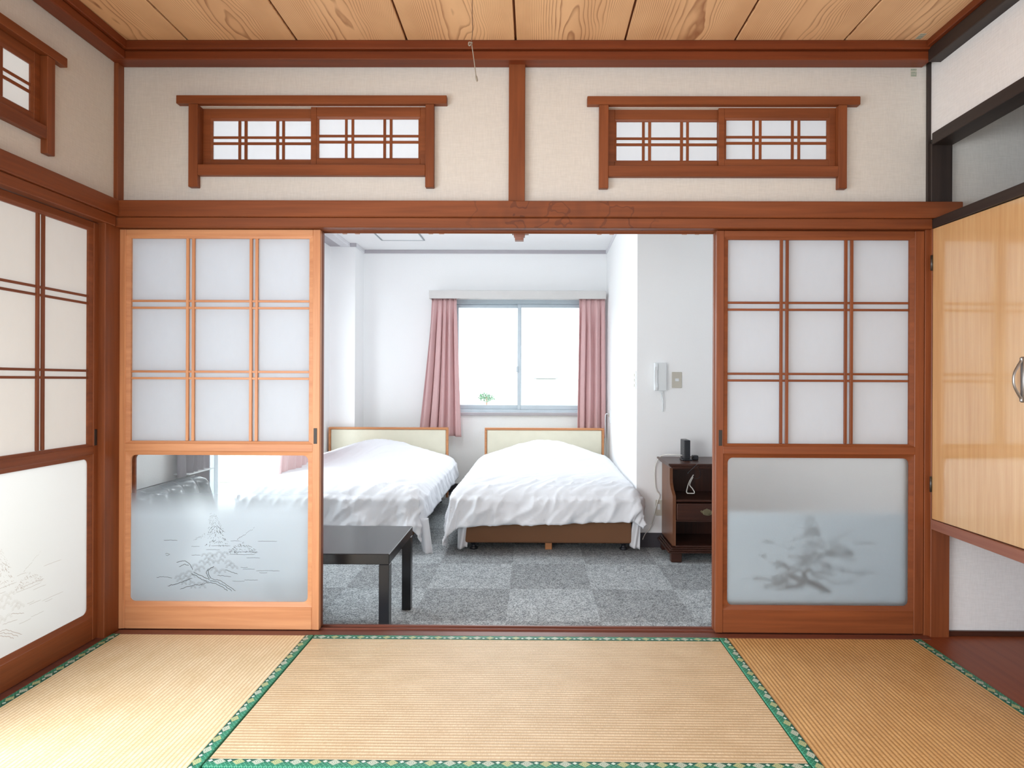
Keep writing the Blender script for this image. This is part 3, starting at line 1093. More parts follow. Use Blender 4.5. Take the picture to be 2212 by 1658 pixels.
    if etch:
        stroke_mesh('etched_landscape', root, gx0, gx1, gz0, gz1, 0.0112, M[etch], 3.4 if etch == 'etch_soft' else 1.0)
    if pull:
        px0, px1 = XX(428, 435.5)
        bm = bmesh.new()
        add_box(bm, (px0, px1), (-0.0015, 0.004), (Z(962), Z(928)), 0.001)
        o = from_bm('finger_pull', bm, M['pull'], root, False, True)
        o['label'] = 'dark recessed finger pull'
    return root


xa, xb = wx(250, 2.625, 930), wx(690.5, 2.625, 930)
ZD = 0.0
HD = wz(496.5, 2.625, 1110) - 0.0
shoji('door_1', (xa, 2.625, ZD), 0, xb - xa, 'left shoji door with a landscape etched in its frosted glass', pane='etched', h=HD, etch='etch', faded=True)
shoji('door_2', (xa - 0.001, 2.657, ZD), 0, xb - xa, 'rear shoji door slid behind the left one', pane='clear', paper='paper_rear', h=HD, t=0.024, pull=False)
xc, xd = wx(1547, 2.625, 930), wx(1996, 2.625, 930)
shoji('door_3', (xc, 2.625, ZD), 0, xd - xc, 'right shoji door with pebbled glass in its lower part', mirror=True, pane='obscure', h=HD)
shoji('door_4', (xc - 0.001, 2.657, ZD), 0, xd - xc, 'rear shoji door slid behind the right one, etched landscape blurred', pane='rear_etched', paper='paper_rear', h=HD, t=0.024, pull=False, etch='etch_soft')
WLD = 0.885
shoji('door_5', (XL - 0.016, 2.540 - WLD, ZD), PI / 2, WLD, 'shoji door on the left wall with cream frosted glass', pane='etched', paper='paper_warm', h=HD, etch='etch_pale', warm='_warm')

# ------------------------------------------------------------------ transom windows (ranma)


def ranma(name, loc, rz, label):
    root = empty(name, loc, rz)
    struct(root, label)
    B = dict(parent=root, local=True)
    wx_, wz_ = M['wood_x'], M['wood_z']
    box('head_rail', (0, 1.172), (0, 0.050), (-0.036, 0), wx_, bev=0.002, **B)
    box('side_post', (0.052, 0.092), (0.003, 0.055), (-0.395, -0.036), wz_, bev=0.002, **B)
    box('side_post', (1.080, 1.117), (0.003, 0.055), (-0.395, -0.036), wz_, bev=0.002, **B)
    box('sill_rail', (0.092, 1.080), (0.004, 0.065), (-0.344, -0.297), wx_, bev=0.002, **B)
    for i, (a, b, y) in enumerate(((0.092, 0.598, 0.048), (0.574, 1.080, 0.030))):
        g0, g1 = (a + 0.041, b - 0.024) if i == 0 else (a + 0.034, b - 0.036)
        z0, z1 = -0.2965, -0.0362
        h0, h1 = -0.258, -0.088
        bm = bmesh.new()
        add_box(bm, (a, g0 - 0.009), (y, y + 0.016), (z0, z1), 0.0015)
        add_box(bm, (g1 + 0.009, b), (y, y + 0.016), (z0, z1), 0.0015)
        add_box(bm, (g0 - 0.009, g1 + 0.009), (y + 0.0005, y + 0.016), (h1 + 0.009, z1), 0.0015)
        add_box(bm, (g0 - 0.009, g1 + 0.009), (y + 0.0005, y + 0.016), (z0, h0 - 0.004), 0.0015)
        # sloping inner moulding
        A = [(g0 - 0.009, h0 - 0.004), (g1 + 0.009, h0 - 0.004), (g1 + 0.009, h1 + 0.009), (g0 - 0.009, h1 + 0.009)]
        I = [(g0, h0), (g1, h0), (g1, h1), (g0, h1)]
        va = [bm.verts.new((p[0], y + 0.003, p[1])) for p in A]
        vb = [bm.verts.new((p[0], y + 0.006, p[1])) for p in I]
        vc = [bm.verts.new((p[0], y + 0.013, p[1])) for p in I]
        for q, s in ((va, vb), (vb, vc)):
            for e in range(4):
                bm.faces.new((q[e], q[(e + 1) % 4], s[(e + 1) % 4], s[e]))
        sash = from_bm('sash', bm, wx_, root, False, True)
        L = dict(parent=sash, local=True)
        xs = ((0.245, 0.257), (0.272, 0.285), (0.412, 0.425), (0.4385, 0.4505)) if i == 0 else ((0.722, 0.733), (0.7505, 0.762), (0.890, 0.902), (0.918, 0.930))
        for p, q in xs:
            box('lattice_bar', (p, q), (y + 0.005, y + 0.011), (h0, h1), wz_, bev=0.001, **L)
        for p, q in ((-0.167, -0.156), (-0.194, -0.182)):
            box('lattice_bar', (g0, g1), (y + 0.0065, y + 0.0112), (p, q), wx_, bev=0.001, **L)
        yy = y + 0.012
        mk('paper_sheet', [(g0 - 0.004, yy, h0 - 0.003), (g1 + 0.004, yy, h0 - 0.003), (g1 + 0.004, yy, h1 + 0.004), (g0 - 0.004, yy, h1 + 0.004)], [(0, 1, 2, 3)],
           M['paper_warm' if 'left wall' in label else 'paper_rear'], sash, False, True)
    return root


ranma('window_1', (R1.x, 2.612, R1.z), 0, 'transom window left of the middle post')
ranma('window_2', (R2.x, 2.612, R2.z), 0, 'transom window right of the middle post')
ranma('window_3', (XL + 0.028, RLY, R1.z - 0.006), PI / 2, 'transom window on the left wall')

# ------------------------------------------------------------------ tatami mats
TY0, TY1 = 1.697, 2.576


def tatami(name, cx, cy_, rz, L, W, mat, label, flip=1):
    root = empty('tatami_mat', (cx, cy_, -0.055), rz)
    tag(root, label, 'tatami mat', 'tatami mats on the floor')
    bw = 0.035
    bm = bmesh.new()
    add_box(bm, (-L / 2, L / 2), (-W / 2 + 0.003, W / 2 - 0.003), (0.0, 0.0535), 0.003)
    me = bpy.data.meshes.new('rush_cover')
    bm.to_mesh(me)
    bm.free()
    me.materials.append(mat)
    link(bpy.data.objects.new('rush_cover', me), root, True)
    for s in (-1, 1):
        bm = bmesh.new()
        add_box(bm, (-L / 2, L / 2), (-bw / 2, bw / 2), (-0.030, 0.0012), 0.003, 2)
        o = from_bm('cloth_border', bm, M['heri'], root, False, True)
        o.location = (0, s * (W / 2 - bw / 2 + 0.0005), 0.0545)
        if s > 0:
            o.rotation_euler = (0, 0, PI)
        o['label'] = 'green brocade border'
    return root


tatami('a', -0.069, (TY0 + TY1) / 2, 0, 1.716, TY1 - TY0, M['tatami_mid'], 'tatami mat lying crosswise in front of the open doorway')
tatami('b', -1.361, TY1 - 0.86, PI / 2, 1.72, 0.860, M['tatami_left'], 'sunlit tatami mat along the left wall doors')
tatami('c', 1.2165, TY1 - 0.86, PI / 2, 1.72, 0.850, M['tatami_right'], 'darker amber tatami mat beside the alcove floor')

# ------------------------------------------------------------------ wall cupboard over the alcove
cup = empty('wall_cupboard', (2.02, 1.66, 0.449))
tag(cup, 'pale wood cupboard hung over the alcove on the right', 'cupboard')
z_top, z_rail = wz(473, 2.60, 1999), wz(493, 2.60, 1999)
z_bot, z_b2 = wz(1121.5, 2.60, 1999), wz(1143, 2.60, 1999)
box('carcass', (1.735, 2.35), (0.73, 2.606), (z_bot + 0.002, z_rail), M['cupboard'], cup, bev=0.002)
o = box('top_rail', (1.699, 2.35), (0.73, 2.604), (z_rail, z_top), M['black_y'], cup, bev=0.002)
o['label'] = 'black top rail'
o = box('bottom_rail', (1.702, 2.35), (0.73, 2.604), (z_b2, z_bot), M['pinkwood'], cup, bev=0.002)
o['label'] = 'worn reddish bottom rail'


def cup_door(y0, y1, hinge_far, ang):
    root = cup
    wd_ = abs(y1 - y0)
    bm = bmesh.new()
    # local: hinge at origin, door extends to -y, face towards -x
    sgn = -1 if hinge_far else 1
    add_box(bm, (0.0, 0.020), tuple(sorted((0, sgn * wd_))), (z_bot + 0.003, z_rail - 0.002), 0.001)
    d = from_bm('door', bm, M['cupboard'], None)
    d.location = (1.703, y0, 0)
    d.rotation_euler = (0, 0, ang)
    d.parent = cup
    d.matrix_parent_inverse = parent_world(cup).inverted()
    return d, sgn, wd_


d1, sg, wd1 = cup_door(2.600, 2.035, True, math.radians(2.0))
zh = (wz(772.6, 2.13, 2197), wz(866.7, 2.13, 2197))
yh = -(2.600 - 2.142)
bm = bmesh.new()
zc = (zh[0] + zh[1]) / 2
hl = (zh[0] - zh[1]) / 2
pts = [(-0.004, yh, zc + hl), (-0.006, yh, zc + hl * 0.86), (-0.018, yh, zc + hl * 0.62), (-0.030, yh, zc + hl * 0.30), (-0.033, yh, zc), (-0.030, yh, zc - hl * 0.30), (-0.018, yh, zc - hl * 0.62), (-0.006, yh, zc - hl * 0.86), (-0.004, yh, zc - hl)]
sp = smooth_path(pts, 6)
rr = [0.0042 + 0.0022 * abs(1 - 2 * i / (len(sp) - 1)) ** 3 for i in range(len(sp))]
tube(bm, sp, rr, 10)
add_box(bm, (-0.004, 0.0), (yh - 0.007, yh + 0.007), (zc - hl - 0.004, zc + hl + 0.004), 0.002)
h = from_bm('handle', bm, M['steel'], None, True)
h.parent = d1
h['label'] = 'bow shaped steel handle'
d2, sg2, wd2 = cup_door(0.76, 2.02, False, 0.0)
for y0, y1 in ((551, 584), (1029, 1062)):
    za, zb_ = wz(y1, 2.60, 1998), wz(y0, 2.60, 1998)
    bm = bmesh.new()
    lathe(bm, (1.6985, 2.6015, za), [(0.0045, 0), (0.0045, zb_ - za)], 10)
    o = from_bm('hinge', bm, M['hinge'], cup, True)
    o['label'] = 'dark barrel hinge'

# ------------------------------------------------------------------ light cord, stickers
cr = empty('pull_cord', (0, 1.55, 1.9))
p0, p1, p2, p3 = at(1020, 0, 1.55), at(1021, 60, 1.55), at(1018.5, 92, 1.55), at(1024, 130, 1.55)
p4, p5 = at(1028, 163, 1.55), at(1030.5, 176, 1.55)
top = Vector((p0.x, p0.y, ZC))
tag(cr, 'thin knotted light pull cord hanging from the board ceiling', 'cord')
cable('upper_cord', [top, p0, p1, p2], 0.0011, M['cord_dark'], cr, 6)
cable('lower_cord', [p2, p3, p4], 0.0013, M['cord'], cr, 6)
bm = bmesh.new()
tube(bm, smooth_path([p2 + Vector((0.003, 0, -0.001)), p2 + Vector((-0.006, -0.002, 0.0)), p2 + Vector((-0.007, 0.002, -0.006)), p2 + Vector((-0.002, -0.003, -0.008)), p2 + Vector((-0.004, 0.002, -0.001))], 5), 0.0014, 6)
from_bm('knot', bm, M['cord'], cr, True)
bm = bmesh.new()
tube(bm, [p4, p4 + (p5 - p4) * 0.2, p4 + (p5 - p4) * 0.8, p5], [0.0013, 0.0028, 0.0028, 0.0012], 8)
from_bm('cord_end', bm, M['cord'], cr, True)


def sticker(label, corner, ux, uz, w, h, nrm):
    """a small paper label with lines of illegible print"""
    corner, ux, uz, nrm = Vector(corner), Vector(ux), Vector(uz), Vector(nrm)
    root = empty('paper_sticker', corner)
    tag(root, label, 'sticker')

    def quad(name, a, b, c, d, mat, lift):
        V = []
        for l in (0.0, lift):
            V += [corner + ux * a + uz * c + nrm * l, corner + ux * b + uz * c + nrm * l, corner + ux * b + uz * d + nrm * l, corner + ux * a + uz * d + nrm * l]
        return mk(name, V, [(0, 1, 2, 3), (4, 5, 6, 7), (0, 1, 5, 4), (1, 2, 6, 5), (2, 3, 7, 6), (3, 0, 4, 7)], mat, root)
    quad('paper', 0, w, 0, h, M['sticker'], 0.0004)
    V, Fc = [], []
    r = random.Random(5)
    for row, (za, zb_) in enumerate(((0.88, 0.78), (0.74, 0.68), (0.56, 0.46), (0.40, 0.34), (0.30, 0.24), (0.18, 0.06))):
        x = 0.06
        while x < 0.92:
            ww = r.uniform(0.03, 0.08)
            b = len(V)
            for a, c in ((x, zb_), (min(x + ww, 0.95), zb_), (min(x + ww, 0.95), za), (x, za)):
                V.append(corner + ux * (a * w) + uz * (c * h) + nrm * 0.0006)
            Fc.append((b, b + 1, b + 2, b + 3))
            x += ww + r.uniform(0.015, 0.03)
    o = mk('print', V, Fc, M['print'], root)
    o['kind'] = 'stuff'
    return root


c0, c1 = at(1966.5, 166, YB), at(1980.5, 147, YB)
sticker('small paper sticker with green print on the upper right of the wall cloth', (c0.x, YB - 0.0002, c0.z), (1, 0, 0), (0, 0, 1), c1.x - c0.x, c1.z - c0.z, (0, -1, 0))
yy0, yy1 = 2.592, 2.632
d0 = ray(1976, 84)
q0 = EYE + d0 * ((ZC - EYE.z) / d0.z)
d1_ = ray(1999, 72)
q1 = EYE + d1_ * ((ZC - EYE.z) / d1_.z)
d2_ = ray(1989, 84)
q2 = EYE + d2_ * ((ZC - EYE.z) / d2_.z)
sticker('small pale sticker on the board ceiling near the right corner', (q0.x, q0.y, ZC - 0.0002), (1, 0, 0), (0, -1, 0), q2.x - q0.x, q0.y - q1.y, (0, 0, -1))

# ------------------------------------------------------------------ beds


def sstep(a, b, x):
    t = max(0.0, min(1.0, (x - a) / (b - a)))
    return t * t * (3 - 2 * t)


def duvet(name, label, cx, w, yh, yf, zt_, dl, dr, df, seed, xmax=None, skew=0.0):
    nu, nv = 150, 150
    L = yh - yf
    r = 0.115
    V = []
    sd = Vector((seed * 7.3, seed * 3.1, 0))

    def fold(d):
        if d < r * PI / 2:
            return r * math.sin(d / r), r * (1 - math.cos(d / r))
        e = d - r * PI / 2
        return r + e * 0.16, r + e * 0.97
    for j in range(nv + 1):
        for i in range(nu + 1):
            u = -w / 2 - dl + (w + dl + dr) * i / nu
            tf = i / nu
            v = (L + df[0] + (df[1] - df[0]) * tf) * j / nv
            dx = max(abs(u) - w / 2 + 0.03, 0.0)
            dy = max(v - L + 0.03, 0.0)
            sx = 1 if u > 0 else -1
            d = math.hypot(dx, dy)
            o, drop = fold(d)
            bx = max(-w / 2 + 0.03, min(w / 2 - 0.03, u))
            by = min(v, L - 0.03)
            if d > 1e-6:
                ex, ey = dx / d * sx, dy / d
            else:
                ex = ey = 0.0
            s = v if dx > dy else u
            ang = math.atan2(dy, dx) if d > 1e-6 else 0
            ph = (s + d * 0.7) * 15 + ang * 5 * sx + seed
            pl = (math.sin(ph + 2.2 * noise.noise(Vector((s * 3, seed, d * 2)))) * 0.6 + noise.noise(Vector((s * 17, d * 3, seed))) * 0.9)
            o += pl * (0.022 if dy > dx else 0.006) * sstep(0.06, 0.34, d)
            x, y = bx + ex * o, by + ey * o
            z = zt_ - drop
            # pillow mound near the head
            q = u / (w / 2)
            prof = sstep(-0.02, 0.30, v) * (1 - sstep(0.38, 1.05, v)) * 0.97 + 0.03 * sstep(0.0, 0.2, v)
            z += 0.175 * prof * math.exp(-(q * 1.15) ** 2 * 1.3) * (1 if d < 1e-6 else max(0.0, 1 - d / 0.12))
            z += 0.030 * (1 - min(1, abs(q)) ** 4) * (1 - sstep(L - 0.4, L, v)) * 0.8
            # creases, stretched aslant
            p = Vector(((u + v * 0.9) * 5.6, (u - v) * 1.3, seed)) + sd
            cr_ = 1 - abs(noise.noise(p)) * 2
            cr2 = 1 - abs(noise.noise(p * 2.6 + Vector((4, 1, 2)))) * 2.2
            amp = 0.006 + 0.008 * sstep(L - 0.75, L, v)
            z += (max(0, cr_) ** 2 * amp + max(0, cr2) ** 3 * amp * 0.9) * (1 if drop < r else 0.25)
            if drop > r * 0.6:
                k_ = (max(0, cr_) ** 2 * 0.034 + max(0, cr2) ** 2 * 0.014)
                k_ *= 1.0 if dy > dx else 0.3
                x += ex * k_
                y += ey * k_
            # hem unevenness
            z += 0.012 * noise.noise(Vector((s * 6, seed, 9))) * sstep(0.1, 0.3, d)
            Y = yh - y
            Xw = max(cx + x + skew * (v / L), BXL + 0.025 + 0.004 * (i % 3))
            if xmax is not None and Y > 4.63:
                lim = xmax(Y)
                Xw = min(Xw, lim - 0.002 * (i % 2))
            z = max(z, ZKB + 0.012)
            V.append((Xw, Y, z))
    Fc = []
    for j in range(nv):
        for i in range(nu):
            a = j * (nu + 1) + i
            Fc.append((a, a + nu + 1, a + nu + 2, a + 1))
    o = mk(name, V, Fc, M['cotton'], None, True)
    so = o.modifiers.new('thickness', 'SOLIDIFY')
    so.thickness = 0.012
    so.offset = -1
    tag(o, label, 'duvet', 'white duvets on the two beds')
    return o


def bed(cx0, cx1, yh, yf, label, dlabel, sheets, dl, dr, df, seed, xmax, skew):
    cx = (cx0 + cx1) / 2
    root = empty('single_bed', (cx, (yh + yf) / 2, ZKB))
    tag(root, label, 'bed', 'the two white beds')
    zt_ = wz(924, yh, (1143))
    bm = bmesh.new()
    fw = 0.022
    add_box(bm, (cx0, cx1), (yh, yh + 0.045), (zt_ - fw, zt_), 0.002)
    add_box(bm, (cx0, cx0 + fw), (yh, yh + 0.045), (ZKB + 0.02, zt_ - fw), 0.002)
    add_box(bm, (cx1 - fw, cx1), (yh, yh + 0.045), (ZKB + 0.02, zt_ - fw), 0.002)
    hb = from_bm('headboard', bm, M['bed_wood'], root)
    hb['label'] = 'wooden headboard frame'
    bm = bmesh.new()
    add_box(bm, (cx0 + fw, cx1 - fw), (yh + 0.006, yh + 0.040), (ZKB + 0.10, zt_ - fw), 0.012, 3)
    pn = from_bm('headboard_panel', bm, M['cream'], hb, True)
    pn['label'] = 'padded cream panel'
    zb0 = wz(1173.5, yf, 1180)
    bm = bmesh.new()
    add_box(bm, (cx0 + 0.012, cx1 - 0.02), (yf, yh - 0.002), (zb0, zb0 + 0.165), 0.018, 3)
    bs = from_bm('bed_base', bm, M['bedbase'], root, True)
    bs['label'] = 'brown fabric base'
    bm = bmesh.new()
    add_box(bm, (cx0 + 0.015, cx1 - 0.022), (yf + 0.01, yh - 0.003), (zb0 + 0.166, 0.25), 0.04, 4)
    mt = from_bm('mattress', bm, M['cotton'], root, True)
    for px, py in ((cx0 + 0.07, yf + 0.07), (cx1 - 0.07, yf + 0.07), (cx0 + 0.07, yh - 0.15), (cx1 - 0.07, yh - 0.15)):
        bm = bmesh.new()
        lathe(bm, (px, py, ZKB), [(0.030, 0), (0.032, 0.012), (0.018, 0.018), (0.016, 0.04), (0.03, 0.045), (0.03, zb0 - ZKB + 0.004)], 14)
        lg = from_bm('leg', bm, M['plastic_black'], root, True)
    bm = bmesh.new()
    add_box(bm, (cx - 0.026, cx + 0.026), (yf + 0.05, yf + 0.12), (ZKB, zb0 + 0.004), 0.004)
    lg = from_bm('leg', bm, M['bed_wood'], root)
    lg['label'] = 'wooden centre foot'
    for pts in sheets:
        # a hanging corner of the under-sheet: strip between two edges with soft folds
        (tl, tr_, bl, br) = pts
        n, m = 10, 16
        V = []
        for j in range(m + 1):
            t = j / m
            for i in range(n + 1):
                s = i / n
                p = (Vector(tl) * (1 - s) + Vector(tr_) * s) * (1 - t) + (Vector(bl) * (1 - s) + Vector(br) * s) * t
                p.y += 0.015 * math.sin(s * 7 + t * 2) * (0.4 + t)
                V.append(p)
        Fc = [(j * (n + 1) + i, (j + 1) * (n + 1) + i, (j + 1) * (n + 1) + i + 1, j * (n + 1) + i + 1) for j in range(m) for i in range(n)]
        sh = mk('sheet_corner', V, Fc, M['cotton'], root, True)
        sm = sh.modifiers.new('thickness', 'SOLIDIFY')
        sm.thickness = 0.003
        sh['label'] = 'hanging corner of the white under-sheet'
    duvet('duvet', dlabel, cx, cx1 - cx0 + 0.01, yh - 0.005, yf + 0.02, 0.285, dl, dr, df, seed, xmax, skew)
    return root


YH, YF = 6.44, 4.50


def xlim(Y):
    return P1 + (P2 - P1) * (Y - 4.635) / (BYE - 4.635) - 0.008


hb2 = (wx(1047, YH, 930), wx(1305, YH, 930))
hb1 = (wx(709.5, YH, 930), wx(968, YH, 930))


def pt(px, py, Y):
    return tuple(at(px, py, Y))


bed(hb2[0], hb2[1], YH, YF, 'right-hand bed of the two, with brown base and cream headboard', 'rumpled white duvet on the right-hand bed',
    [(pt(1371, 1100, 4.50), pt(1386, 1100, 4.47), pt(1360, 1180, 4.50), pt(1382, 1187, 4.47)), (pt(990, 1110, 4.50), pt(1016, 1110, 4.5), pt(987, 1186, 4.5), pt(1008, 1182, 4.5))],
    0.34, 0.17, (0.315, 0.255), 2, xlim, -0.02)
bed(hb1[0], hb1[1], YH, YF, 'left-hand bed of the two, behind the black low table', 'rumpled white duvet on the left-hand bed',
    [(pt(897, 1120, 4.47), pt(925, 1118, 4.42), pt(914, 1200, 4.47), pt(934, 1199, 4.42))],
    0.26, 0.27, (0.30, 0.31), 5, None, 0.0)

# ------------------------------------------------------------------ curtains


def curtain(name, label, x_top, x_bot, y, ztop, zbot, folds, depth, mat, seed, plane='y', hem=None, group=None):
    nu, nv = folds * 12, 44
    V = []
    for j in range(nv + 1):
        t = j / nv
        for i in range(nu + 1):
            s = i / nu
            s2 = s + 0.018 * math.sin(s * 9 + seed)
            e = t ** 1.15
            a = x_top[0] + (x_bot[0] - x_top[0]) * e
            b = x_top[1] + (x_bot[1] - x_top[1]) * e
            x = a + (b - a) * s
            amp = depth * (0.35 + 0.65 * sstep(0, 0.25, t)) * (0.75 + 0.5 * noise.noise(Vector((s * 5, seed, t * 0.8))))
            ph = 2 * PI * folds * s2 + 0.5 * noise.noise(Vector((s * 3, t * 1.4, seed))) * 2
            off = math.sin(ph) * amp + 0.35 * amp * math.sin(2.3 * ph + seed)
            x += 0.25 * amp * math.cos(ph)
            if t < 0.07:                                   # pinch pleats at the heading
                off += 0.006 * math.sin(ph * 3) * (1 - t / 0.07)
            zb_ = zbot[0] + (zbot[1] - zbot[0]) * s
            z = ztop + (zb_ - ztop) * t
            V.append((x, y + off, z) if plane == 'y' else (y + off, x, z))
    Fc = [(j * (nu + 1) + i, (j + 1) * (nu + 1) + i, (j + 1) * (nu + 1) + i + 1, j * (nu + 1) + i + 1) for j in range(nv) for i in range(nu)]
    o = mk(name, V, Fc, mat, None, True)
    sm = o.modifiers.new('thickness', 'SOLIDIFY')
    sm.thickness = 0.003
    tag(o, label, 'curtain', group)
    return o


YC = 6.725
curtain('window_curtain', 'dusty pink curtain on the left of the bedroom window', (wx(932, YC, 650), wx(986, YC, 650)), (wx(903, YC, 930), wx(995, YC, 930)), YC,
        wz(644, YC, 960), (wz(934, YC, 900), wz(943, YC, 995)), 5, 0.046, M['curtain'], 1.3, group='pink curtains at the bedroom window')
curtain('window_curtain', 'dusty pink curtain on the right of the bedroom window', (wx(1251, YC, 650), wx(1307, YC, 650)), (wx(1246, YC, 930), wx(1308, YC, 930)), YC,
        wz(644, YC, 1280), (wz(932, YC, 1250), wz(946, YC, 1305)), 4, 0.042, M['curtain'], 4.1, group='pink curtains at the bedroom window')
curtain('lining_curtain', 'pale lining edge showing beside the right pink curtain', (wx(1256, YC + 0.05, 650), wx(1268, YC + 0.05, 650)), (wx(1249, YC + 0.05, 900), wx(1262, YC + 0.05, 900)), YC + 0.055,
        wz(660, YC, 1280), (wz(920, YC, 1250), wz(920, YC, 1260)), 1, 0.010, M['lining'], 2.0)
pel = empty('curtain_box', (wx(1118, 6.65, 636), 6.75, wz(645, 6.65, 1118)))
tag(pel, 'pale curtain box above the bedroom window', 'curtain box')
xa_, xb_ = wx(927, 6.65, 636), wx(1310, 6.65, 636) - 0.004
za_, zb2 = wz(645, 6.65, 1118), wz(627.5, 6.65, 1118)
box('front_board', (xa_, xb_), (6.64, 6.655), (za_, zb2), M['pelmet'], pel, bev=0.003)
box('top_board', (xa_, xb_), (6.655, BYE - 0.001), (zb2 - 0.015, zb2), M['pelmet'], pel, bev=0.001)
box('end_board', (xa_, xa_ + 0.015), (6.655, BYE - 0.001), (za_, zb2 - 0.015), M['pelmet'], pel, bev=0.001)
box('curtain_track', (xa_ + 0.02, xb_ - 0.01), (6.715, 6.735), (za_ + 0.012, za_ + 0.03), M['aluminium'], pel, bev=0.001)
# curtains at the balcony doors
curtain('balcony_curtain', 'mauve grey curtain gathered at the near end of the balcony doors', (3.66, 3.98), (3.64, 4.0), BXL + 0.06, 2.50, (ZKB + 0.03, ZKB + 0.03), 5, 0.035, M['grey_curtain'], 3.0, 'x')
tb = box('curtain_tieback', (BXL + 0.008, BXL + 0.108), (3.68, 3.97), (0.50, 0.508), M['plastic_white'], bev=0.004)
tag(tb, 'white tieback band round the mauve grey balcony curtain', 'tieback')
curtain('balcony_curtain', 'pink balcony curtain whose hem ends over the left-hand bed', (5.45, 5.92), (4.98, 5.92), BXL + 0.09, 2.50, (0.28, 0.27), 7, 0.035, M['curtain'], 6.0, 'x')

# ------------------------------------------------------------------ low table
tb = empty('low_table', (-0.95, 3.11, ZKB))
tag(tb, 'black square low table in front of the left-hand bed', 'table')
ty0, ty1 = 2.832, 3.382
tx1 = wx(841, ty0, 1196)
tx0 = tx1 - 0.55
tz = wz(1196, ty0, 780)
box('table_top', (tx0, tx1), (ty0, ty1), (tz - 0.050, tz), M['lacquer'], tb, bev=0.003)
for x0 in (tx0, tx1 - 0.05):
    for y0 in (ty0, ty1 - 0.05):
        box('leg', (x0 + 0.0005, x0 + 0.0495), (y0 + 0.0005, y0 + 0.0495), (ZKB, tz - 0.0505), M['lacquer'], tb, bev=0.002)

# ------------------------------------------------------------------ nightstand
nsd = empty('nightstand', (1.22, 4.43, ZKB))
tag(nsd, 'dark wood nightstand with an open shelf and one drawer', 'nightstand')
nx0, nx1 = 0.98, 1.46
ny0, ny1 = 4.255, 4.615
nz = wz(1000, 4.24, 1480)
zdr0, zdr1 = wz(1123, 4.25, 1500), wz(1087, 4.25, 1500)
zsh = wz(1079, 4.26, 1500)
zbs = wz(1180, 4.24, 1500)
bm = bmesh.new()
add_box(bm, (nx0 - 0.040, nx1 + 0.040), (ny0 - 0.045, ny1), (nz - 0.014, nz), 0.004, 2)
add_box(bm, (nx0 - 0.030, nx1 + 0.030), (ny0 - 0.033, ny1), (nz - 0.024, nz - 0.014), 0.003, 2)
add_box(bm, (nx0 - 0.018, nx1 + 0.018), (ny0 - 0.020, ny1), (nz - 0.036, nz - 0.024), 0.004, 2)
from_bm('top', bm, M['walnut_x'], nsd)
yr = ny0 + 0.10                                            # set-back of the open upper part
prof = [(ny1, zbs), (ny1, nz - 0.036), (yr, nz - 0.036), (yr, zsh + 0.13), (yr - 0.008, zsh + 0.10), (yr - 0.035, zsh + 0.066), (yr - 0.068, zsh + 0.046), (ny0 + 0.006, zsh + 0.03), (ny0, zsh + 0.014), (ny0, zbs)]
for a, b, mm in ((nx0, nx0 + 0.022, 'walnut_side'), (nx1 - 0.022, nx1, 'walnut_z')):
    bm = bmesh.new()
    prism(bm, prof, 'x', a, b)
    from_bm('side_panel', bm, M[mm], nsd)
box('back_panel', (nx0 + 0.022, nx1 - 0.022), (ny1 - 0.012, ny1 - 0.001), (zbs, nz - 0.037), M['walnut_z'], nsd, bev=0)
box('shelf', (nx0 + 0.0225, nx1 - 0.0225), (ny0 + 0.004, ny1 - 0.013), (zsh - 0.016, zsh), M['walnut_x'], nsd, bev=0.003)
box('shelf', (nx0 + 0.0225, nx1 - 0.0225), (ny0 + 0.004, ny1 - 0.013), (zdr0 - 0.014, zdr0 - 0.002), M['walnut_x'], nsd, bev=0.002)
box('shelf', (nx0 + 0.0225, nx1 - 0.0225), (ny0 + 0.004, ny1 - 0.013), (zbs - 0.012, zbs), M['walnut_x'], nsd, bev=0.002)
box('apron', (nx0 + 0.0225, nx1 - 0.0225), (yr + 0.002, yr + 0.016), (nz - 0.062, nz - 0.037), M['walnut_x'], nsd, bev=0.002)
dw = box('drawer', (nx0 + 0.026, nx1 - 0.026), (ny0 - 0.012, ny1 - 0.02), (zdr0, zdr1), M['walnut_x'], nsd, bev=0.006, seg=2)
bm = bmesh.new()
hx, hz, hy = 1.215, (zdr0 + zdr1) / 2, ny0 - 0.0135
bat = [(-0.046, 0.004), (-0.040, 0.013), (-0.030, 0.008), (-0.022, 0.016), (-0.010, 0.020), (0, 0.025), (0.010, 0.020), (0.022, 0.016), (0.030, 0.008), (0.040, 0.013), (0.046, 0.004),
       (0.036, -0.006), (0.026, -0.012), (0.014, -0.013), (0, -0.022), (-0.014, -0.013), (-0.026, -0.012), (-0.036, -0.006)]
prism(bm, [(hx + p[0], hz + p[1]) for p in bat], 'y', hy - 0.002, hy + 0.002)
for s in (-1, 1):
    add_box(bm, (hx + s * 0.028 - 0.004, hx + s * 0.028 + 0.004), (hy - 0.012, hy), (hz - 0.002, hz + 0.006), 0.001)
tube(bm, smooth_path([(hx - 0.028, hy - 0.011, hz + 0.002), (hx - 0.026, hy - 0.013, hz - 0.012), (hx, hy - 0.014, hz - 0.018), (hx + 0.026, hy - 0.013, hz - 0.012), (hx + 0.028, hy - 0.011, hz + 0.002)], 5), 0.0028, 8)
hh = from_bm('handle', bm, M['brass'], dw)
hh['label'] = 'batwing brass drawer pull'
bm = bmesh.new()
zf = wz(1193, 4.23, 1500)
for q, (za, zb_) in enumerate(((zbs - 0.022, zbs - 0.012), (zbs - 0.034, zbs - 0.022), (zf - 0.004, zbs - 0.034))):
    e = 0.012 + 0.012 * q
    add_box(bm, (nx0 - e, nx1 + e), (ny0 - e, ny1), (za, zb_), 0.003, 2)
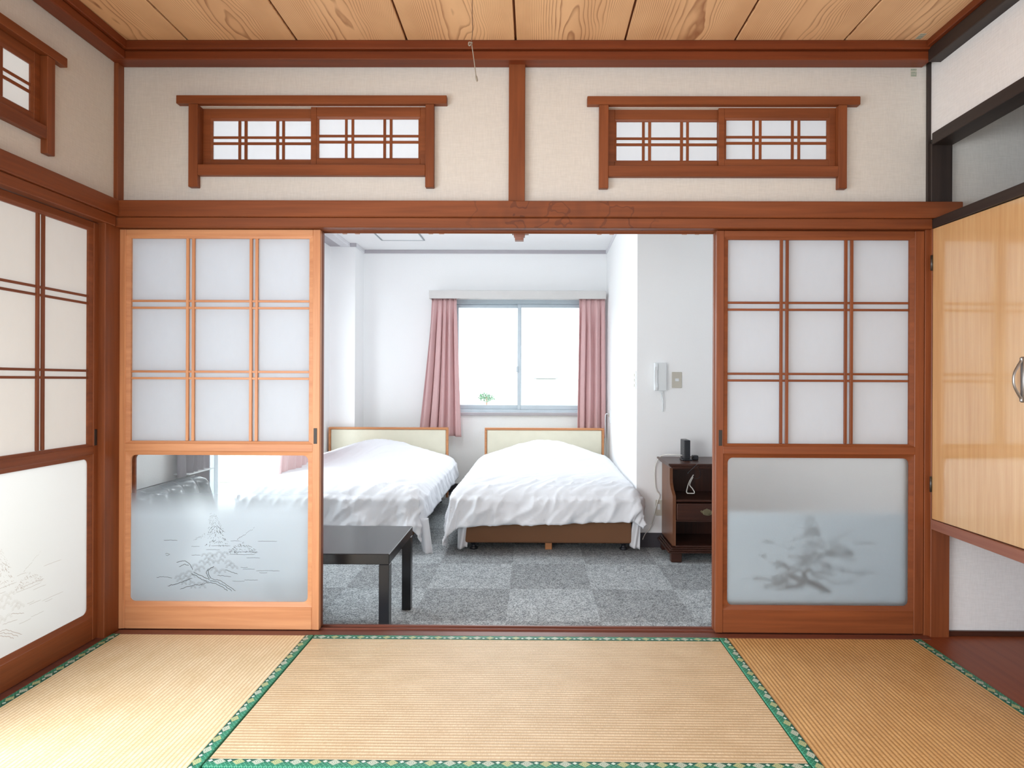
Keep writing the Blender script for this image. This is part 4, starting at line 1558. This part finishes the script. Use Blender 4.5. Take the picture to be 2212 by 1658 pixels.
from_bm('base_moulding', bm, M['walnut_x'], nsd)
for x0 in (nx0 - 0.012, nx1 + 0.012 - 0.075):
    for y0 in (ny0 - 0.012, ny1 - 0.06):
        box('foot', (x0, x0 + 0.075), (y0, y0 + 0.055), (ZKB, zf - 0.004), M['walnut_x'], nsd, bev=0.004)

# router, adapter, cables
rt = empty('router', (1.12, 4.41, nz))
tag(rt, 'black upright router on the dark nightstand', 'router')
rx0, rx1 = wx(1478, 4.37, 970), wx(1491.5, 4.37, 970)
rzt = wz(950.5, 4.37, 1484)
bm = bmesh.new()
add_box(bm, (rx0, rx1), (4.37, 4.485), (nz + 0.010, rzt), 0.005, 3)
from_bm('body', bm, M['plastic_black'], rt)
box('stand', (rx0 - 0.012, rx1 + 0.016), (4.365, 4.46), (nz, nz + 0.0095), M['plastic_black'], rt, bev=0.003)
bm = bmesh.new()
for k in range(5):
    zz = nz + 0.03 + k * 0.018
    add_box(bm, (rx0 - 0.0008, rx0 + 0.001), (4.385, 4.393), (zz, zz + 0.003))
o = from_bm('indicator_lights', bm, M['steel'], rt)
o['kind'] = 'stuff'
ax0, ax1 = wx(1497, 4.40, 988), wx(1509, 4.40, 988)
ad = empty('power_adapter', ((ax0 + ax1) / 2, 4.42, nz))
tag(ad, 'small black plug adapter right of the router', 'adapter')
box('body', (ax0, ax1), (4.40, 4.445), (nz, wz(983.5, 4.40, 1503)), M['plastic_black'], ad, bev=0.004)
bm = bmesh.new()
zz = nz + 0.02
for s in (0.35, 0.65):
    add_box(bm, (ax0 - 0.015, ax0 + 0.001), (4.415 + s * 0.02, 4.417 + s * 0.02), (zz, zz + 0.006))
from_bm('prongs', bm, M['steel'], ad)


def P(px, py, Y):
    return at(px, py, Y)


ol = empty('wall_outlet', (wx(1422, 4.635, 1096), 4.632, wz(1096, 4.635, 1422)))
tag(ol, 'beige wall outlet left of the nightstand', 'outlet')
box('plate', (wx(1416, 4.63, 1096), wx(1428.5, 4.63, 1096) + 0.03), (4.625, 4.6345), (wz(1113, 4.63, 1420), wz(1079, 4.63, 1420)), M['plastic_beige'], ol, bev=0.003)
box('socket', (wx(1420, 4.63, 1096), wx(1426, 4.63, 1096)), (4.6225, 4.6255), (wz(1100, 4.63, 1420), wz(1088, 4.63, 1420)), M['plastic_white'], ol, bev=0.001)
t1 = cable('router_cable', [P(1476, 983, 4.43), P(1455, 982, 4.45), P(1442, 981.5, 4.5), P(1429, 984, 4.55), P(1420, 995, 4.60), P(1415, 1012, 4.615), P(1415, 1040, 4.618), P(1418, 1058, 4.618), P(1425, 1069, 4.618),
                            P(1421, 1082, 4.615), P(1416, 1100, 4.615), P(1412, 1118, 4.615), P(1404, 1140, 4.61), P(1394, 1152, 4.60), P(1388, 1165, 4.58)], 0.0038, M['cable_white'])
tag(t1, 'thin white cable looping from the router down beside the nightstand', 'cable')
t2 = cable('shelf_cable', [P(1498, 1025, 4.40), P(1489, 1040, 4.39), P(1484, 1056, 4.36), P(1484, 1064, 4.335), P(1491, 1065, 4.33), P(1500, 1064, 4.33), P(1496, 1055, 4.35), P(1490, 1046, 4.37), P(1497, 1030, 4.395)], 0.0036, M['cable_white'])
tag(t2, 'white cable loop lying in the open shelf of the nightstand', 'cable')
t3 = cable('black_cord', [P(1503, 996, 4.40), P(1507, 1000, 4.30), P(1505, 1003, 4.20), P(1500, 1008, 4.19), P(1488, 1019, 4.20), P(1486, 1022, 4.22)], 0.002, M['plastic_black'])
tag(t3, 'thin black cord hanging over the nightstand edge', 'cable')
t4 = cable('black_cord', [P(1508, 1006, 4.205), P(1512, 1018, 4.30), P(1513, 1026, 4.36), P(1508, 1033, 4.37), P(1500, 1033, 4.38)], 0.002, M['plastic_black'])
tag(t4, 'dark cord hooked in the upper part of the nightstand shelf', 'cable')

# door phone, switches
ph = empty('door_phone', (wx(1425, 4.60, 814), 4.63, wz(814, 4.6, 1425)))
tag(ph, 'white door phone with a twisted cord on the bedroom wall', 'phone')
px0, px1 = wx(1414, 4.585, 814), wx(1437.5, 4.63, 814)
pz0, pz1 = wz(844, 4.6, 1425), wz(783, 4.6, 1425)
box('wall_unit', (px0 + 0.022, px1), (4.590, 4.6345), (pz0, pz1), M['plastic_white'], ph, bev=0.006, seg=2)
bm = bmesh.new()
hxm = px0 + 0.014
prism(bm, [(4.590, pz1), (4.572, pz1 - 0.004), (4.566, pz1 - 0.03), (4.576, pz1 - 0.06), (4.578, (pz0 + pz1) / 2), (4.576, pz0 + 0.06), (4.566, pz0 + 0.03), (4.572, pz0 + 0.004), (4.590, pz0), (4.620, pz0 + 0.002), (4.620, pz1 - 0.002)], 'x', px0, px0 + 0.020)
bmesh.ops.bevel(bm, geom=list(bm.edges), offset=0.002, segments=1, affect='EDGES')
hs = from_bm('handset', bm, M['plastic_white'], ph)
cpts = [P(1426, 845, 4.60), P(1430, 855, 4.60), P(1432, 866, 4.60), P(1431.5, 889, 4.61)]
cp2 = [P(1431.5, 845, 4.61), P(1428, 856, 4.605), P(1430, 866, 4.605), P(1433, 874, 4.605), P(1431.5, 889, 4.61)]
cable('cord', cpts, 0.0042, M['plastic_white'], ph)
cable('cord', cp2, 0.0036, M['plastic_white'], ph)
sw = empty('light_switch', (wx(1462, 4.63, 820), 4.632, wz(820, 4.63, 1462)))
tag(sw, 'beige switch plate right of the door phone', 'switch')
box('plate', (wx(1451.5, 4.63, 820), wx(1473, 4.63, 820)), (4.626, 4.6345), (wz(837.5, 4.63, 1462), wz(803, 4.63, 1462)), M['plastic_beige'], sw, bev=0.003)
box('rocker', (wx(1458, 4.63, 820), wx(1466, 4.63, 820)), (4.6225, 4.6262), (wz(823, 4.63, 1462), wz(817, 4.63, 1462)), M['plastic_white'], sw, bev=0.001)


def on_side(Y):
    return P1 + (P2 - P1) * (Y - 4.635) / (BYE - 4.635)


def side_plate(root_name, label, cat, ya, yb, za, zb_):
    r_ = empty(root_name, (on_side((ya + yb) / 2), (ya + yb) / 2, (za + zb_) / 2))
    tag(r_, label, cat)
    x = on_side(ya)
    box('plate', (x - 0.008, x + 0.004), (ya, yb), (za, zb_), M['plastic_white'], r_, bev=0.002)
    return r_, x


ya, yb = 4.66, 4.76
r_, x_ = side_plate('light_switch', 'white switch plate on the edge of the bright side wall', 'switch', ya, yb, wz(839, 4.7, 1371), wz(801, 4.7, 1371))
for k in range(3):
    zz = wz(832 - k * 11, 4.7, 1371)
    box('rocker', (x_ - 0.011, x_ - 0.007), (ya + 0.03, yb - 0.03), (zz - 0.010, zz + 0.012), M['plastic_beige'], r_, bev=0.001)
ya, yb = 6.42, 6.56
r_, x_ = side_plate('wall_outlet', 'white outlet plate on the bright side wall beside the right pink curtain', 'outlet', ya, yb, wz(913, 6.5, 1316), wz(886, 6.5, 1316))
box('socket', (x_ - 0.012, x_ - 0.007), (ya + 0.03, yb - 0.03), (wz(900, 6.5, 1316), wz(892, 6.5, 1316)), M['plastic_beige'], r_, bev=0.001)
lc = cable('lamp_cable', [(x_ - 0.012, 6.49, wz(894, 6.5, 1316)), P(1309, 894, 6.49), P(1307.5, 905, 6.5), P(1308, 940, 6.55), P(1309, 975, 6.6), P(1308, 1010, 6.62)], 0.005, M['plastic_white'])
tag(lc, 'white cable plugged into the side wall behind the right headboard', 'cable')

# ------------------------------------------------------------------ armchair behind the left shoji
ch = empty('armchair', (-1.72, 3.19, ZKB))
tag(ch, 'dark leather chair seen through the clear glass of the left shoji', 'chair')
zt0 = 0.512
bm = bmesh.new()
n, m = 60, 20
grid = []
for j in range(m + 1):
    t = j / m
    row = []
    for i in range(n + 1):
        s = i / n
        yy = 2.84 + 0.82 * s
        edge = min(1.0, min(s, 1 - s) / 0.06)
        zt2 = zt0 - 0.04 * (1 - edge) ** 2
        z = ZKB + 0.36 + (zt2 - ZKB - 0.36) * t
        rib = abs(math.sin(PI * 6 * s)) ** 0.6
        topr = math.sqrt(max(0.0, 1 - max(0, (t - 0.86) / 0.14) ** 2))
        x = -1.93 - 0.10 * t + (0.055 + 0.030 * rib) * (0.25 + 0.75 * topr) * (0.4 + 0.6 * edge ** 0.5)
        row.append(bm.verts.new((x, yy, z)))
    grid.append(row)
for j in range(m):
    for i in range(n):
        bm.faces.new((grid[j][i], grid[j][i + 1], grid[j + 1][i + 1], grid[j + 1][i]))
back = [[bm.verts.new((-1.955 - 0.10 * t, 2.84 + 0.82 * s, ZKB + 0.36 + (zt0 - ZKB - 0.36) * t)) for s in (0, 1)] for t in (0, 1)]
bm.faces.new((back[0][0], back[1][0], back[1][1], back[0][1]))
bm.faces.new([grid[j][0] for j in range(m + 1)] + [back[1][0], back[0][0]])
bm.faces.new([grid[j][n] for j in range(m, -1, -1)] + [back[0][1], back[1][1]])
bm.faces.new(grid[m] + [back[1][1], back[1][0]])
bm.faces.new(grid[0][::-1] + [back[0][0], back[0][1]])
from_bm('backrest', bm, M['leather'], ch, True)
box('seat', (-1.95, -1.44), (2.85, 3.65), (ZKB + 0.24, ZKB + 0.40), M['leather'], ch, bev=0.04, seg=4, smooth=True)
for x0 in (-1.93, -1.50):
    for y0 in (2.88, 3.57):
        bm = bmesh.new()
        tube(bm, [(x0 + 0.015, y0 + 0.015, ZKB), (x0 + 0.015, y0 + 0.015, ZKB + 0.25)], [0.014, 0.02], 10)
        from_bm('leg', bm, M['plastic_black'], ch, True)

# ------------------------------------------------------------------ bedroom ceiling hatch, pegs under the lintel
hp0, hp1 = 5.72, 6.38
hxa, hxb = wx(818, 6.27, 520), wx(914, 6.27, 520)
ht = empty('ceiling_hatch', ((hxa + hxb) / 2, 6.05, ZBC))
tag(ht, 'square access hatch with a metal frame in the bedroom ceiling', 'hatch')
bm = bmesh.new()
fw = 0.016
for r in ((hxa, hxa + fw, hp0, hp1), (hxb - fw, hxb, hp0, hp1), (hxa + fw, hxb - fw, hp0, hp0 + fw), (hxa + fw, hxb - fw, hp1 - fw * 0.5, hp1)):
    add_box(bm, (r[0], r[1]), (r[2], r[3]), (ZBC - 0.006, ZBC + 0.001), 0.001)
from_bm('hatch_frame', bm, M['hatch'], ht)
box('hatch_panel', (hxa + fw + 0.001, hxb - fw - 0.001), (hp0 + fw + 0.001, hp1 - fw * 0.5 - 0.001), (ZBC - 0.003, ZBC + 0.001), M['white_ceiling'], ht, bev=0.001)

pr = empty('peg_rail', (-0.07, 2.73, 1.80))
tag(pr, 'wooden rail with short pegs behind the lintel, bedroom side', 'rail')
YP = 2.735
zr = ZK + 0.035
box('rail', (wx(720, YP, 500), wx(1530, YP, 500)), (2.704, 2.77), (zr, zr + 0.05), M['bed_wood'], pr, bev=0.002)
for a, b, y in ((739, 748.5, 504.5), (766, 776, 504.5), (925, 935, 504.5), (948, 959, 504.5), (1290, 1300, 505.5), (1317, 1327, 505.5), (1474, 1485, 505.5), (1502, 1512, 505.5)):
    box('peg', (wx(a, YP, 502), wx(b, YP, 502)), (YP - 0.012, YP + 0.012), (wz(y, YP, a), zr + 0.004), M['bed_wood'], pr, bev=0.001)
bm = bmesh.new()
for a, b, y, yt in ((1112.5, 1131, 520, 512), (1110, 1134, 512, 506), (1106, 1142, 506, 498)):
    add_box(bm, (wx(a, YP, 510), wx(b, YP, 510)), (YP - 0.016, YP + 0.016), (wz(y, YP, 1120), max(wz(yt, YP, 1120), wz(y, YP, 1120) + 0.01)), 0.001)
o = from_bm('bracket', bm, M['pinkwood'], pr)
o['label'] = 'stepped end of the centre bracket'

# ------------------------------------------------------------------ outside
struct(box('ground', (-30, 30), (8.6, 70), (-3.2, -3.0), M['ground'], bev=0))
gw = box('garden_wall', (-14, 12), (24.0, 24.3), (-3.0, -0.02), M['house'], bev=0.01)
tag(gw, 'pale low wall faintly seen through the bedroom window', 'wall')
hs = empty('house', (9.0, 40, -3))
tag(hs, 'far pale house with a grey roof edge faintly seen through the window', 'house')
hx0, hx1 = wx(1152, 38, 815), wx(1206, 38, 815)
box('walls', (hx0 + 0.2, hx1 + 4), (38.2, 44), (-3.0, wz(818, 38, 1180)), M['house'], hs, bev=0)
box('roof', (hx0, hx1), (37.8, 44.2), (wz(817.5, 38, 1180), wz(814, 38, 1180)), M['roof'], hs, bev=0.02)
sb = empty('shrub', (wx(1051, 22, 860), 22, -3))
tag(sb, 'green shrub faintly seen low in the bedroom window', 'shrub')
r = random.Random(11)
bm = bmesh.new()
c = at(1051, 858, 22)
for k in range(170):
    d = Vector((r.gauss(0, 1), r.gauss(0, 1), r.gauss(0, 1))).normalized() * (r.random() ** 0.4)
    p = Vector((c.x + d.x * 0.34, 22 + d.y * 0.34, c.z + d.z * 0.17))
    a = Vector((r.gauss(0, 1), r.gauss(0, 1), r.gauss(0, 1))).normalized()
    b = a.cross(Vector((r.gauss(0, 1), r.gauss(0, 1), r.gauss(0, 1)))).normalized()
    q = [p + a * 0.06, p + b * 0.025, p - a * 0.06, p - b * 0.025]
    bm.faces.new([bm.verts.new(v) for v in q])
o = from_bm('foliage', bm, M['shrub'], sb)
o['kind'] = 'stuff'
bm = bmesh.new()
tube(bm, [(c.x, 22, -3.0), (c.x + 0.05, 22, -1.8), (c.x, 22, c.z)], [0.06, 0.04, 0.02], 8)
from_bm('stem', bm, M['bed_wood'], sb, True)
